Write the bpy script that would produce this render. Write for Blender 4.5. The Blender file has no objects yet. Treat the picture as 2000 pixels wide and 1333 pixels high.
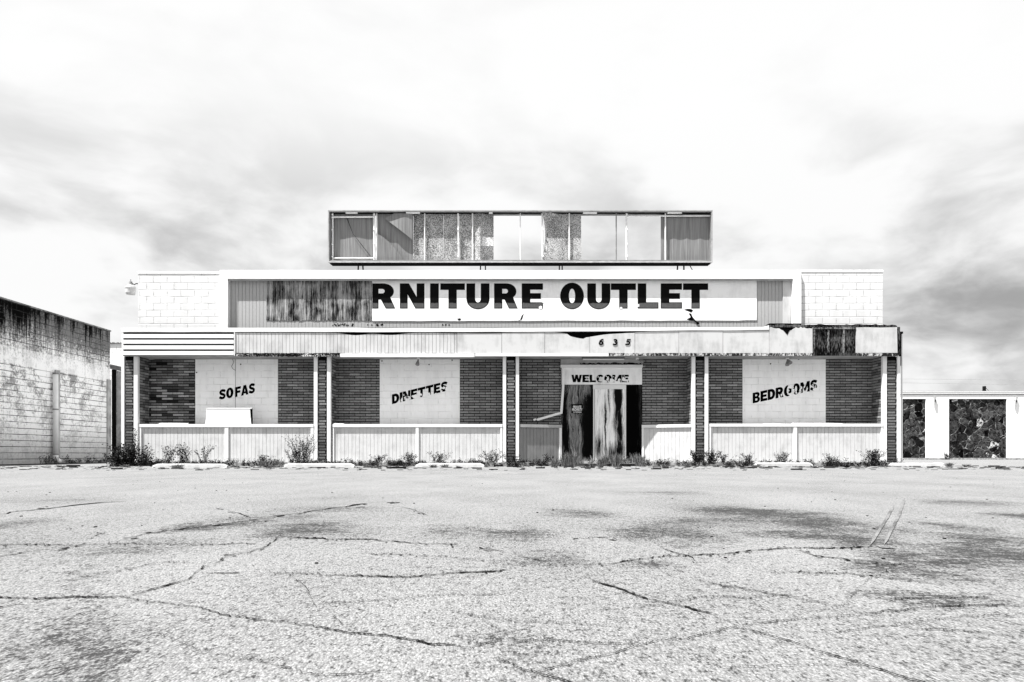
import bpy, bmesh, math, random
from mathutils import Vector, noise
random.seed(7)
R = random.random
def U(a, b): return a + (b - a) * random.random()
F = 1333.33          # focal length in photo pixels (24 mm on a 36 mm sensor, 2000 px wide)
H = 0.36             # the photographer's camera stands very low
HOR = 886.0
C = bpy.context.scene.collection
SUN = Vector((-1.6, -1.0, 4.3)).normalized()

def wx(px, Y): return (px - 1000.0) * Y / F
def wz(py, Y): return H + (HOR - py) * Y / F
def gy(py): return H * F / (py - HOR)

# ------------------------------------------------------------------ tagging
def tag(o, label=None, cat=None, group=None, kind=None):
    if label: o['label'] = label
    if cat: o['category'] = cat
    if group: o['group'] = group
    if kind: o['kind'] = kind
    return o
def thing(name, label, cat, loc=(0, 0, 0), group=None):
    o = bpy.data.objects.new(name, None); C.objects.link(o); o.location = loc
    o.empty_display_size = .2
    return tag(o, label, cat, group)

class MB:
    def __init__(s, org=(0, 0, 0)):
        s.v = []; s.f = []; s.m = []; s.t = []; s.o = Vector(org)
    def face(s, pts, mi=0, tone=.5):
        n = len(s.v); s.v += [Vector(p) - s.o for p in pts]
        s.f.append(tuple(range(n, n + len(pts)))); s.m.append(mi); s.t.append(tone)
    def box(s, x0, x1, y0, y1, z0, z1, mi=0, tone=.5, rot=None, piv=None):
        p = [Vector((x, y, z)) for z in (z0, z1) for y in (y0, y1) for x in (x0, x1)]
        if rot is not None:
            c = Vector(piv) if piv is not None else Vector(((x0+x1)/2, (y0+y1)/2, (z0+z1)/2))
            p = [c + rot @ (q - c) for q in p]
        n = len(s.v); s.v += [q - s.o for q in p]
        for f in ((0,2,3,1),(4,5,7,6),(0,1,5,4),(2,6,7,3),(0,4,6,2),(1,3,7,5)):
            s.f.append(tuple(n + i for i in f)); s.m.append(mi); s.t.append(tone)
    def pbox(s, x0, y0, x1, y1, Y, d, mi=0, tone=.5):
        s.box(wx(x0, Y), wx(x1, Y), Y, Y + d, wz(y1, Y), wz(y0, Y), mi, tone)
    def prism(s, pts, Y, d, mi=0, tone=.5):
        """outline in photo pixels measured at depth Y, given thickness d"""
        q = [(wx(a, Y), wz(b, Y)) for a, b in pts]
        area = sum(q[i][0]*q[(i+1) % len(q)][1] - q[(i+1) % len(q)][0]*q[i][1] for i in range(len(q)))
        if area < 0: q = q[::-1]
        n = len(s.v); k = len(q)
        s.v += [Vector((a, Y, b)) - s.o for a, b in q] + [Vector((a, Y + d, b)) - s.o for a, b in q]
        s.f.append(tuple(range(n, n + k))); s.m.append(mi); s.t.append(tone)
        s.f.append(tuple(range(n + 2*k - 1, n + k - 1, -1))); s.m.append(mi); s.t.append(tone)
        for i in range(k):
            j = (i + 1) % k
            s.f.append((n + j, n + i, n + k + i, n + k + j)); s.m.append(mi); s.t.append(tone)
    def tube(s, pts, r, n=8, mi=0, caps=True, tone=.5):
        pts = [Vector(p) for p in pts]; base = len(s.v)
        for i, p in enumerate(pts):
            d = (pts[min(i+1, len(pts)-1)] - pts[max(i-1, 0)]).normalized()
            a = d.orthogonal().normalized() if i == 0 else (a - d * a.dot(d)).normalized()
            b = d.cross(a); rr = r[i] if isinstance(r, (list, tuple)) else r
            for k in range(n):
                t = 2*math.pi*k/n
                s.v.append(p + (a*math.cos(t) + b*math.sin(t))*rr - s.o)
        for i in range(len(pts)-1):
            for k in range(n):
                s.f.append((base+i*n+k, base+i*n+(k+1) % n, base+(i+1)*n+(k+1) % n, base+(i+1)*n+k)); s.m.append(mi); s.t.append(tone)
        if caps:
            s.f.append(tuple(base+k for k in range(n))[::-1]); s.m.append(mi); s.t.append(tone)
            e = base+(len(pts)-1)*n
            s.f.append(tuple(e+k for k in range(n))); s.m.append(mi); s.t.append(tone)
    def build(s, name, mats, parent=None, smooth=False, bevel=0):
        me = bpy.data.meshes.new(name); me.from_pydata([tuple(v) for v in s.v], [], s.f)
        if not isinstance(mats, (list, tuple)): mats = [mats]
        for m in mats: me.materials.append(m)
        me.polygons.foreach_set('material_index', s.m)
        at = me.attributes.new('tone', 'FLOAT', 'FACE'); at.data.foreach_set('value', s.t)
        if smooth: me.polygons.foreach_set('use_smooth', [True]*len(me.polygons))
        if bevel:
            bm = bmesh.new(); bm.from_mesh(me)
            bmesh.ops.remove_doubles(bm, verts=bm.verts, dist=1e-5)
            bmesh.ops.bevel(bm, geom=list(bm.edges), offset=bevel, segments=2, affect='EDGES', clamp_overlap=True)
            bm.to_mesh(me); bm.free()
        me.update()
        o = bpy.data.objects.new(name, me); C.objects.link(o)
        if parent: o.parent = parent; o.location = s.o - Vector(parent_world(parent))
        else: o.location = s.o
        return o
def parent_world(p):
    l = Vector(p.location)
    while p.parent: p = p.parent; l = l + Vector(p.location)
    return l

# ------------------------------------------------------------------ materials
class NT:
    def __init__(s, name, dull=True):
        s.mat = bpy.data.materials.new(name); s.mat.use_nodes = True
        s.t = s.mat.node_tree; s.b = s.t.nodes['Principled BSDF']
        s.b.inputs['Specular IOR Level'].default_value = .0 if dull else .2
    def n(s, typ, props=None, **inp):
        nd = s.t.nodes.new('ShaderNode' + typ)
        for k, v in (props or {}).items(): setattr(nd, k, v)
        for k, v in inp.items():
            key = int(k[1:]) if k[0] == 'i' and k[1:].isdigit() else k.replace('_', ' ')
            s.set(nd.inputs[key], v)
        return nd
    def set(s, sock, v):
        if isinstance(v, bpy.types.NodeSocket): s.t.links.new(v, sock)
        elif isinstance(v, bpy.types.Node): s.t.links.new(v.outputs[0], sock)
        else: sock.default_value = v
    def coord(s): return s.n('TexCoord').outputs['Object']
    def geo(s): return s.n('NewGeometry').outputs['Position']
    def scale(s, v, sx, sy, sz, loc=(0, 0, 0), rz=0):
        m = s.n('Mapping', Vector=v); m.inputs['Scale'].default_value = (sx, sy, sz); m.inputs['Location'].default_value = loc
        m.inputs['Rotation'].default_value = (0, 0, rz)
        return m.outputs[0]
    def noise(s, v, sc, det=3, rough=.55, dist=0):
        return s.n('TexNoise', Vector=v, Scale=sc, Detail=det, Roughness=rough, Distortion=dist).outputs['Fac']
    def mr(s, v, a, b, c=0., d=1.):
        m = s.n('MapRange', Value=v); m.inputs[1].default_value = a; m.inputs[2].default_value = b
        s.set(m.inputs[3], c); s.set(m.inputs[4], d); return m.outputs[0]
    def m(s, op, a, b=0., clamp=False):
        nd = s.n('Math', {'operation': op, 'use_clamp': clamp}); s.set(nd.inputs[0], a); s.set(nd.inputs[1], b); return nd.outputs[0]
    def mix(s, f, a, b):
        nd = s.n('Mix', {'data_type': 'FLOAT'}); s.set(nd.inputs[0], f); s.set(nd.inputs[2], a); s.set(nd.inputs[3], b); return nd.outputs[0]
    def xyz(s, v):
        return s.n('SeparateXYZ', Vector=v).outputs
    def vec(s, a, b, c=0.):
        return s.n('CombineXYZ', i0=a, i1=b, i2=c).outputs[0]
    def out(s, val, rough=.8, bump=None, bs=.3, bd=.01):
        s.set(s.b.inputs['Base Color'], s.vec(val, val, val)); s.set(s.b.inputs['Roughness'], rough)
        if bump is not None:
            nd = s.n('Bump', Height=bump, Strength=bs, Distance=bd); s.set(s.b.inputs['Normal'], nd.outputs[0])
        return s.mat

def m_paint(name, base, dirt=.25, streak=.5, rough=.6, sc=3.):
    k = NT(name); g = k.geo()
    a = k.noise(k.scale(g, 1, 1, .22), sc*2.2, 5, .65); b = k.noise(g, sc, 4, .6)
    d = k.mr(k.m('MULTIPLY', a, b), .22, .48)
    chip = k.mr(k.noise(g, 22, 4, .7), .70, .74)
    v = k.mix(k.m('MULTIPLY', d, dirt), base, base*.35)
    v = k.mix(k.m('MULTIPLY', chip, streak), v, .08)
    return k.out(v, rough, k.noise(g, 60, 3), .12, .004)
def m_flat(name, base, rough=.7, var=.2, sc=15., metallic=0.):
    k = NT(name); g = k.geo()
    v = k.mr(k.noise(g, sc, 4, .6), .3, .7, base*(1-var), base*(1+var))
    k.b.inputs['Metallic'].default_value = metallic
    return k.out(v, rough, k.noise(g, 80, 2), .1, .003)
def m_block(name, base, horiz='x', joint=.35, bw=.411, bh=.2055, off=(0, 0)):
    k = NT(name); g = k.geo(); x, y, z = k.xyz(g)[:3]
    wob = k.m('MULTIPLY', k.m('SUBTRACT', k.noise(g, 2.5, 3), .5), .03)
    u = k.m('ADD', x if horiz == 'x' else y, off[0]); w = k.m('ADD', k.m('ADD', z, off[1]), wob)
    br = k.n('TexBrick', {'offset': .5}, Vector=k.vec(u, w), Scale=1., i1=(1, 1, 1, 1), i2=(.9, .9, .9, 1), i3=(0, 0, 0, 1))
    br.inputs['Mortar Size'].default_value = .014; br.inputs['Mortar Smooth'].default_value = .6
    br.inputs['Brick Width'].default_value = bw; br.inputs['Row Height'].default_value = bh; br.inputs['Bias'].default_value = -.2
    mort = br.outputs['Fac']
    pres = k.mr(k.noise(k.scale(g, .6, .6, 3), 3.5, 5, .7), .44, .66)
    jm = k.m('MULTIPLY', k.m('MULTIPLY', mort, pres), joint*2.2, True)
    dirt = k.mr(k.noise(k.scale(g, 1, 1, .3), 4, 5, .65), .45, .8, 0, .25)
    chip = k.mr(k.noise(g, 14, 5, .75), .69, .73, 0, .7)
    v = k.mix(dirt, base, base*.45); v = k.mix(chip, v, base*.35); v = k.mix(jm, v, base*.03)
    h = k.m('ADD', k.m('MULTIPLY', k.m('SUBTRACT', 1., mort), 1.), k.m('MULTIPLY', k.noise(g, 40, 4), .25))
    return k.out(v, .75, h, .5, .012)
def m_tone(name, lo, hi, rough=.85):
    k = NT(name); g = k.geo(); a = k.n('Attribute', {'attribute_name': 'tone'}).outputs['Fac']
    v = k.mix(a, lo, hi); n1 = k.mr(k.noise(g, 35, 4, .7), .3, .7, .6, 1.3)
    return k.out(k.m('MULTIPLY', v, n1), rough, k.noise(g, 70, 3), .4, .004)
def m_mottle(name, lo, hi, sx=9., sz=5., t=.5, w=.06):
    k = NT(name); g = k.geo()
    n1 = k.noise(k.scale(g, sx, sx, sz), 2.2, 5, .75); n2 = k.noise(g, 1.6, 3)
    f = k.mr(k.m('ADD', n1, k.m('MULTIPLY', k.m('SUBTRACT', n2, .5), .5)), t-w, t+w)
    return k.out(k.mix(f, lo, hi), .9, n1, .4, .01)
def m_ply(name, lo, hi, px0, px1, patches, bias=0., swirl=1., freq=26.):
    """weathered plywood: running grain plus soaked dark patches (photo x, photo y, half width, half height, weight)"""
    k = NT(name); g = k.geo(); x, y, z = k.xyz(g)[:3]
    w1 = k.noise(k.scale(g, 1.5, 1, .6, (px0, 0, 0)), 1.5, 2, .5); w2 = k.noise(k.scale(g, 3, 1, 1.6), 2.2, 4, .6)
    warp = k.m('ADD', k.m('MULTIPLY', k.m('SUBTRACT', w1, .5), swirl), k.m('MULTIPLY', k.m('SUBTRACT', w2, .5), .10))
    u = k.m('ADD', x, warp)
    rings = k.n('TexNoise', Vector=k.vec(u, 0., k.m('MULTIPLY', z, .05)), Scale=freq, Detail=5., Roughness=.75).outputs['Fac']
    fine = k.noise(k.scale(k.vec(u, 0., z), 26, 1, 1.1), 3, 5, .8)
    q = k.vec(k.m('ADD', u, k.m('MULTIPLY', k.m('SUBTRACT', fine, .5), .12)), z)
    tot = None
    for a_, b_, hw, hh, wt in patches:
        mp = k.n('Mapping', {'vector_type': 'TEXTURE'}, Vector=q)
        mp.inputs['Location'].default_value = (wx(a_, 20.58), wz(b_, 20.58), 0); mp.inputs['Scale'].default_value = (hw*20.58/F*1.5, hh*20.58/F*1.5, 1)
        e = k.m('MULTIPLY', k.n('TexGradient', {'gradient_type': 'SPHERICAL'}, Vector=mp.outputs[0]).outputs['Fac'], wt)
        tot = e if tot is None else k.m('ADD', tot, e)
    f = k.m('ADD', k.m('ADD', k.m('MULTIPLY', k.m('SUBTRACT', rings, .5), 1.5), k.m('MULTIPLY', k.m('SUBTRACT', fine, .5), .9)), .5 + bias)
    f = k.m('SUBTRACT', f, tot)
    return k.out(k.mix(k.mr(f, .28, .78), lo, hi), .85, rings, .4, .006)
def m_planks(name, lo, hi):
    k = NT(name); g = k.geo(); x, y, z = k.xyz(g)[:3]
    col = k.n('TexNoise', Vector=k.vec(k.m('MULTIPLY', x, 1.), 0., 0.), Scale=9., Detail=2.).outputs['Fac']
    st = k.noise(k.scale(g, 28, 1, 1.3), 1.7, 6, .75, .4); bl = k.noise(k.scale(g, 2, 1, 1.5), 1.3, 4)
    f = k.mr(k.m('ADD', k.m('MULTIPLY', col, .5), k.m('ADD', k.m('MULTIPLY', st, .75), k.m('MULTIPLY', bl, .5))), .80, 1.02)
    return k.out(k.mix(f, lo, hi), .9, st, .5, .008)

MW = m_paint('white_trim_paint', .68, .18, .5)
MWd = m_paint('weathered_white_paint', .80, .45, .9)
MFRAME = m_paint('sign_surround_paint', .84, .06, .2)
MBLOCK = m_block('painted_block', .62, 'x', .27, off=(.1, .06))
MPANEL = m_block('painted_bay_panel', .86, 'x', .12, off=(.17, .02))
MRIB = m_flat('grey_ribbed_panel', .36, .6, .05)
MRIBLOW = m_paint('low_wall_board_paint', .53, .5, .8)
MFAS = m_paint('fascia_panel_paint', .50, .65, .7, sc=2.)
MBRICK = m_tone('dark_brick', .008, .33)
MPIER = m_tone('pier_brick', .04, .20)
MMORT = m_flat('dark_mortar', .006, .95, .4)
MBLACK = m_flat('black_gap_and_shade', .003, .95, .3)
MDARKW = m_mottle('rotten_dark_wood', .003, .12, 16, 3, .55, .1)
MMOT = m_mottle('peeling_trim', .015, .5, 8, 4, .51, .06)
MPLANK = m_planks('bare_weathered_wood', .003, .42)
MPLY1 = m_ply('weathered_plywood', .004, .30, 1099, 1160, [(1106,850,9,60,.75),(1151,850,12,62,.9),(1158,790,6,40,.6),(1103,770,5,30,.3),(1135,790,6,30,.3)], .03, .5)
MPLY2 = m_ply('pale_weathered_plywood', .006, .80, 1161, 1222, [(1207,800,8,58,.62),(1213,850,6,40,.6),(1208,770,7,22,.8),(1182,830,2,55,.7),(1190,780,2,40,.5),(1170,870,8,25,.5),(1200,885,16,18,.6)], .26, .16, 20.)
MPLY3 = m_ply('blackened_plywood', .002, .07, 1222, 1254, [(1232,830,14,110,.8)], -.12, .3)
MLET = m_flat('black_letter_paint', .0025, .6, .3)
def m_letter_sun_split():
    # sunlit grey painted into the letters below the surround's shadow line, ragged edge
    k = NT('sun_split_letter_paint'); g = k.geo(); z = k.xyz(g)[2]
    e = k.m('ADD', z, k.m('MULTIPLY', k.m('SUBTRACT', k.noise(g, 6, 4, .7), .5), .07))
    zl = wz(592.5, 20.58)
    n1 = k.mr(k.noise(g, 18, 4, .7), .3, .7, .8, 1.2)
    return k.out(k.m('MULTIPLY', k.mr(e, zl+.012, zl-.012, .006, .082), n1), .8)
MLETF = m_letter_sun_split()
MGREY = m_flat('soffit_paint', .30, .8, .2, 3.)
MSTEEL = m_flat('black_steel', .008, .6, .2)
MALU = m_flat('aluminium_frame', .19, .45, .25, 6)
MPOLE = m_paint('pale_pole_paint', .70, .4, 1.)
MCONC = m_paint('painted_concrete', .36, .5, 1., .9, 4.)
MROOF = m_flat('roof_felt', .12, .95, .3, 3)
MGLASS = m_flat('frosted_lamp_bowl', .55, .3, .1)

def m_sheet(name, base, streak=.35):
    k = NT(name, False); g = k.geo()
    s = k.noise(k.scale(g, 14, 1, .5), 2, 4, .6)
    k.b.inputs['Metallic'].default_value = 0.
    return k.out(k.mr(s, .3, .7, base*(1-streak), base*(1+streak)), .55)
MSHEET = m_sheet('dull_metal_sheet', .17)
def m_speck(name):
    k = NT(name); g = k.geo()
    n1 = k.noise(g, 42, 4, .75); n2 = k.noise(k.scale(g, 1, 1, .4), 3, 4, .6)
    f = k.mr(k.m('ADD', n1, k.m('MULTIPLY', k.m('SUBTRACT', n2, .5), .25)), .44, .57)
    return k.out(k.mix(f, .08, .50), .9, n1, .3, .004)
MSPECK = m_speck('speckled_backing_sheet')

def m_leftwall():
    k = NT('stained_block_wall'); g = k.geo(); x, y, z = k.xyz(g)[:3]
    br = k.n('TexBrick', {'offset': .5}, Vector=k.vec(y, k.m('ADD', z, .03)), Scale=1., i1=(1, 1, 1, 1), i2=(.85, .85, .85, 1), i3=(0, 0, 0, 1))
    br.inputs['Mortar Size'].default_value = .011; br.inputs['Mortar Smooth'].default_value = .5
    br.inputs['Brick Width'].default_value = .411; br.inputs['Row Height'].default_value = .2055
    band = k.m('MULTIPLY', k.mr(z, 3.30, 3.31), k.mr(z, 3.88, 3.87), True)
    fr_ = k.m('FRACT', k.m('DIVIDE', k.m('ADD', k.m('ADD', z, .03), k.m('MULTIPLY', k.noise(g, 3, 3), .012)), .2055))
    hl = k.m('MAXIMUM', k.mr(fr_, .075, .03), k.mr(fr_, .93, .97))
    hl = k.m('MULTIPLY', hl, k.m('SUBTRACT', 1., band)); mort = k.m('MULTIPLY', br.outputs['Fac'], k.m('SUBTRACT', 1., band))
    pres = k.mr(k.noise(k.scale(g, .5, .5, 3), 2.4, 5, .65), .38, .56, .25, 1.)
    presv = k.mr(k.noise(g, 1.7, 4, .6), .52, .66)
    top = k.mr(z, 3.55, 5.2)
    st = k.noise(k.scale(g, 1, 5.5, .30), 1.5, 7, .72, .2); fine = k.noise(g, 13, 6, .8); pat = k.noise(g, 1.4, 5, .7)
    blk = k.noise(k.scale(g, 1, 1, .02), 1.1, 3, .6)
    near = k.mr(y, 25.0, 23.4)
    # black algae hanging in vertical tongues from the coping, longest near the street
    tong = k.m('ADD', k.m('ADD', k.m('MULTIPLY', top, .62), k.m('MULTIPLY', k.m('SUBTRACT', st, .5), 1.5)), k.m('ADD', k.m('MULTIPLY', near, .17), k.m('MULTIPLY', k.m('SUBTRACT', blk, .5), .7)))
    tong = k.m('ADD', tong, k.m('MULTIPLY', k.m('SUBTRACT', fine, .5), .55))
    hard = k.m('MULTIPLY', k.mr(tong, .52, .70), k.mr(z, 3.9, 4.25), True)
    soft = k.m('MULTIPLY', k.mr(k.m('ADD', k.m('ADD', k.m('MULTIPLY', top, .42), k.m('MULTIPLY', st, .62)), k.m('MULTIPLY', fine, .62)), .66, .86), .86)
    sm = k.m('MULTIPLY', k.mr(k.m('ADD', k.m('MULTIPLY', pat, .6), k.m('MULTIPLY', fine, .4)), .485, .56), k.mr(z, .2, 3.0, .2, .75))
    foot = k.m('MULTIPLY', k.mr(z, 1.5, .0), .62)
    v = k.mix(foot, .84, .12); v = k.mix(soft, v, .07); v = k.mix(k.m('MULTIPLY', sm, k.m('SUBTRACT', 1., k.m('MULTIPLY', band, .7))), v, .09)
    v = k.mix(hard, v, .004)
    v = k.mix(k.m('MULTIPLY', hl, pres), v, .03); v = k.mix(k.m('MULTIPLY', k.m('MULTIPLY', mort, presv), .6), v, .05)
    h = k.m('ADD', k.m('SUBTRACT', 1., k.m('MAXIMUM', hl, k.m('MULTIPLY', mort, .4))), k.m('MULTIPLY', fine, .3))
    return k.out(v, .9, h, .6, .012)
MLEFT = m_leftwall()

def m_stone():
    k = NT('crazy_stone_facing'); g = k.geo()
    wv = k.n('TexNoise', Vector=g, Scale=2.2, Detail=3.).outputs['Color']
    gd = k.n('MixRGB', {'blend_type': 'ADD'}, i0=.2, i1=g, i2=wv).outputs[0]
    gd = k.scale(gd, 1, 0, 1)
    e = k.n('TexVoronoi', {'feature': 'DISTANCE_TO_EDGE'}, Vector=gd, Scale=2.5).outputs['Distance']
    c = k.n('TexVoronoi', Vector=gd, Scale=2.5).outputs['Color']
    r = k.xyz(c)[0]
    surf = k.noise(g, 7, 6, .8)
    tone = k.m('MULTIPLY', k.mr(r, 0, 1, .003, .06), k.mr(surf, .40, .62, .1, 2.))
    wh = k.mr(r, .965, .97); v = k.mix(wh, tone, k.mr(surf, .45, .55, .03, .6))
    jn = k.m('MULTIPLY', k.mr(e, .03, .012), k.mr(k.noise(g, 2.6, 3), .47, .62))
    v = k.mix(k.m('MULTIPLY', jn, .9), v, .34)
    return k.out(v, .8, k.m('ADD', k.mr(e, 0, .06), k.m('MULTIPLY', surf, .5)), .8, .03)
MSTONE = m_stone()

STAINS = [  # photo x, photo y, half width px, half height px, weight
 (585,1034,70,11,1.),(690,1038,80,9,.45),(380,1031,60,6,.8),(440,1025,70,6,.7),(520,1012,80,5,.6),(640,995,90,4,.5),
 (280,1070,90,14,.5),(165,1290,60,60,.3),(146,1092,20,9,.42),(147,1111,21,9,.42),(149,1130,22,10,.42),(150,1149,23,10,.42),(152,1168,24,11,.42),(153,1187,26,12,.42),(155,1206,27,12,.42),(156,1225,28,13,.42),(158,1244,29,13,.42),(159,1263,30,14,.42),(161,1282,32,15,.42),(162,1301,33,15,.42),(164,1320,34,16,.42),(165,1339,35,16,.42),(10,1025,50,10,.7),(20,1280,60,70,.35),
 (880,1036,60,9,.6),(1005,1043,60,10,.9),(1140,1003,60,6,.7),(1300,1045,75,12,1.1),(1390,995,70,5,.5),(1450,1000,90,7,.8),
 (1540,1010,100,10,1.),(1640,1028,90,11,.9),(1560,1045,80,7,1.),(1680,1057,65,9,1.1),(1350,1018,80,7,.5),
 (1740,1108,60,18,.9),(1820,1093,90,10,.8),(1935,1055,70,10,1.1),(1950,1080,70,16,1.2),(1850,1027,45,9,.8),(1985,1008,40,5,.9),
 (1255,1103,50,9,.8),(1060,1090,70,9,.6),(1830,1172,110,8,.9),(1000,1257,60,12,.4),(1300,1030,200,18,.25),(1880,1100,160,30,.35),
 (1300,963,70,3,.5),(1890,982,70,4,.6),(150,977,60,4,.4),(900,920,900,6,.25)]
def m_asphalt():
    k = NT('pale_worn_asphalt'); g = k.geo(); x, y, z = k.xyz(g)[:3]
    wn = k.m('MULTIPLY', k.m('SUBTRACT', k.noise(g, 3.5, 4, .7), .5), .35)
    wn2 = k.m('MULTIPLY', k.m('SUBTRACT', k.noise(k.scale(g, 1, 1, 1, (7, 3, 0)), 3.5, 4, .7), .5), .7)
    p = k.vec(k.m('ADD', x, wn), k.m('ADD', y, wn2))
    tot = None
    for sx, sy, hw, hh, w in STAINS:
        Y = gy(sy); X = wx(sx, Y); Yn = gy(sy + hh); Yf = gy(max(sy - hh, HOR + 6))
        rx = hw*Y/F*1.7; ry = max((Yf - Yn)/2, .06)*1.9
        mp = k.n('Mapping', {'vector_type': 'TEXTURE'}, Vector=p)
        mp.inputs['Location'].default_value = (X, Y, 0); mp.inputs['Scale'].default_value = (rx, ry, 1)
        s_ = k.m('MULTIPLY', k.n('TexGradient', {'gradient_type': 'SPHERICAL'}, Vector=mp.outputs[0]).outputs['Fac'], w)
        tot = s_ if tot is None else k.m('ADD', tot, s_)
    tot = k.m('MULTIPLY', tot, k.m('MULTIPLY', k.mr(k.noise(g, 5, 5, .7), .3, .62, .2, 1.3), k.mr(k.noise(k.scale(g, 1, 2.2, 1), 17, 4, .75), .36, .58, .3, 1.3)))
    gs = k.scale(g, 1, .5, 1); fine = k.noise(gs, 130, 3, .7); mid = k.noise(gs, 44, 4, .72); big = k.noise(k.scale(g, 1, .6, 1), 1.1, 5, .65)
    sp = k.m('ADD', k.m('MULTIPLY', fine, .62), k.m('MULTIPLY', mid, .42))
    th = k.m('ADD', .452, k.m('ADD', k.m('MULTIPLY', tot, .15), k.m('MULTIPLY', k.m('SUBTRACT', big, .5), .15)))
    vc = k.n('TexVoronoi', Vector=k.scale(g, 1, .6, 1), Scale=215.); vr = k.xyz(vc.outputs['Color'])[0]; vd = vc.outputs['Distance']
    fl = k.mr(k.noise(k.scale(g, 1, .6, 1), 210, 3, .7), .3, .7, .62, 1.3)
    worn = k.mr(y, 3.5, 13., 0., 1.); th = k.m('SUBTRACT', th, k.m('MULTIPLY', worn, .055))
    light = k.m('MULTIPLY', k.mr(big, .3, .7, .226, .190), fl)
    light = k.m('MULTIPLY', light, k.mr(tot, 0, 1.3, 1., .72))
    light = k.m('MULTIPLY', light, k.m('MULTIPLY', k.mr(vr, 0, 1, .72, 1.14), k.mr(vd, .25, .75, 1.06, .78)))
    f = k.m('MULTIPLY', k.m('SUBTRACT', sp, k.m('SUBTRACT', th, .045)), 9., True)
    v = k.mix(f, .036, light)
    return k.out(v, .95, k.m('SUBTRACT', sp, k.m('MULTIPLY', vd, .6)), .7, .008)
MASPH = m_asphalt()
MCRACK = m_flat('crack_shadow_dirt', .012, 1., .5, 40)
def m_slab():
    k = NT('sidewalk_concrete'); g = k.geo()
    n1 = k.noise(g, 7, 5, .7); return k.out(k.mr(n1, .35, .62, .10, .36), .9, k.noise(g, 40, 3), .4, .006)
MSLAB = m_slab()
def m_leaf(name, a, b):
    k = NT(name); at = k.n('Attribute', {'attribute_name': 'tone'}).outputs['Fac']
    return k.out(k.mix(at, a, b), .6)
MLEAF = m_leaf('dark_leaf', .004, .085); MGRASS = m_leaf('dry_grass', .02, .20); MSTEM = m_flat('weed_stem', .05, .8)

# ------------------------------------------------------------------ camera, sun, sky
cam = bpy.data.cameras.new('camera'); co = bpy.data.objects.new('camera', cam); C.objects.link(co)
co.location = (0, 0, H); co.rotation_euler = (math.radians(90), 0, 0)
cam.lens = 24; cam.sensor_width = 36; cam.shift_y = (HOR - 666.5)/2000; cam.clip_end = 3000; cam.clip_start = .05
bpy.context.scene.camera = co
sl = bpy.data.lights.new('sun', 'SUN'); sl.energy = 5; sl.angle = math.radians(.5); sl.color = (1, .995, .985)
so = bpy.data.objects.new('sun', sl); C.objects.link(so); so.rotation_euler = SUN.to_track_quat('Z', 'Y').to_euler(); so.location = (-8, -5, 20)
vs = bpy.context.scene.view_settings; vs.view_transform = 'Standard'; vs.look = 'None'; vs.exposure = 1.5; vs.gamma = 1
W = bpy.data.worlds.new('World'); bpy.context.scene.world = W; W.use_nodes = True
def world():
    t = W.node_tree; k = NT.__new__(NT); k.t = t
    bg = t.nodes['Background']
    d = k.n('TexCoord').outputs['Generated']; x, y, z = k.xyz(d)[:3]
    zz = k.m('MAXIMUM', z, 0.)
    el = k.m('MULTIPLY', k.m('POWER', zz, .85), 1.7)
    p = k.vec(x, y, k.m('MULTIPLY', el, 1.0))
    wv = k.n('TexNoise', Vector=k.scale(p, 1, 1, 1, (5, 2, 1)), Scale=3.2, Detail=3.).outputs['Color']
    pw = k.n('MixRGB', {'blend_type': 'ADD'}, i0=.16, i1=p, i2=wv).outputs[0]
    n1 = k.noise(k.scale(pw, 1, 1, 1.25, (3.1, 1.3, .4)), 5.6, 9, .52)
    n2 = k.noise(k.scale(pw, 1, 1, 1.1, (9.7, 4.2, 2.)), 2.5, 4, .45)
    n3 = k.noise(k.scale(pw, 1, 1, 1.6, (1.3, 7.2, 0)), 9., 6, .5)
    cl = k.m('ADD', k.m('ADD', k.m('MULTIPLY', n1, .62), k.m('MULTIPLY', n2, .38)), k.m('MULTIPLY', k.m('SUBTRACT', n3, .5), .16))
    lo = k.mr(zz, .44, .20, .0, 1.)          # the cloud bases grow greyer towards the horizon
    grey = k.n('MapRange', {'interpolation_type': 'SMOOTHSTEP'}, Value=cl, i1=.43, i2=.67).outputs[0]
    dark = k.m('ADD', k.m('MULTIPLY', grey, k.m('ADD', k.m('MULTIPLY', lo, .75), .10)), k.m('MULTIPLY', lo, .07))
    val = k.mix(dark, .362, .105)
    sky = k.n('TexSky', {'sky_type': 'NISHITA', 'sun_disc': False, 'sun_elevation': math.asin(SUN.z), 'sun_rotation': math.atan2(SUN.x, SUN.y)})
    bw = k.m('MULTIPLY', k.n('RGBToBW', i0=sky.outputs[0]).outputs[0], .1)
    fin = k.mix(.95, bw, val)
    k.set(bg.inputs[0], k.vec(fin, fin, fin)); bg.inputs[1].default_value = 1.0
world()

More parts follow.
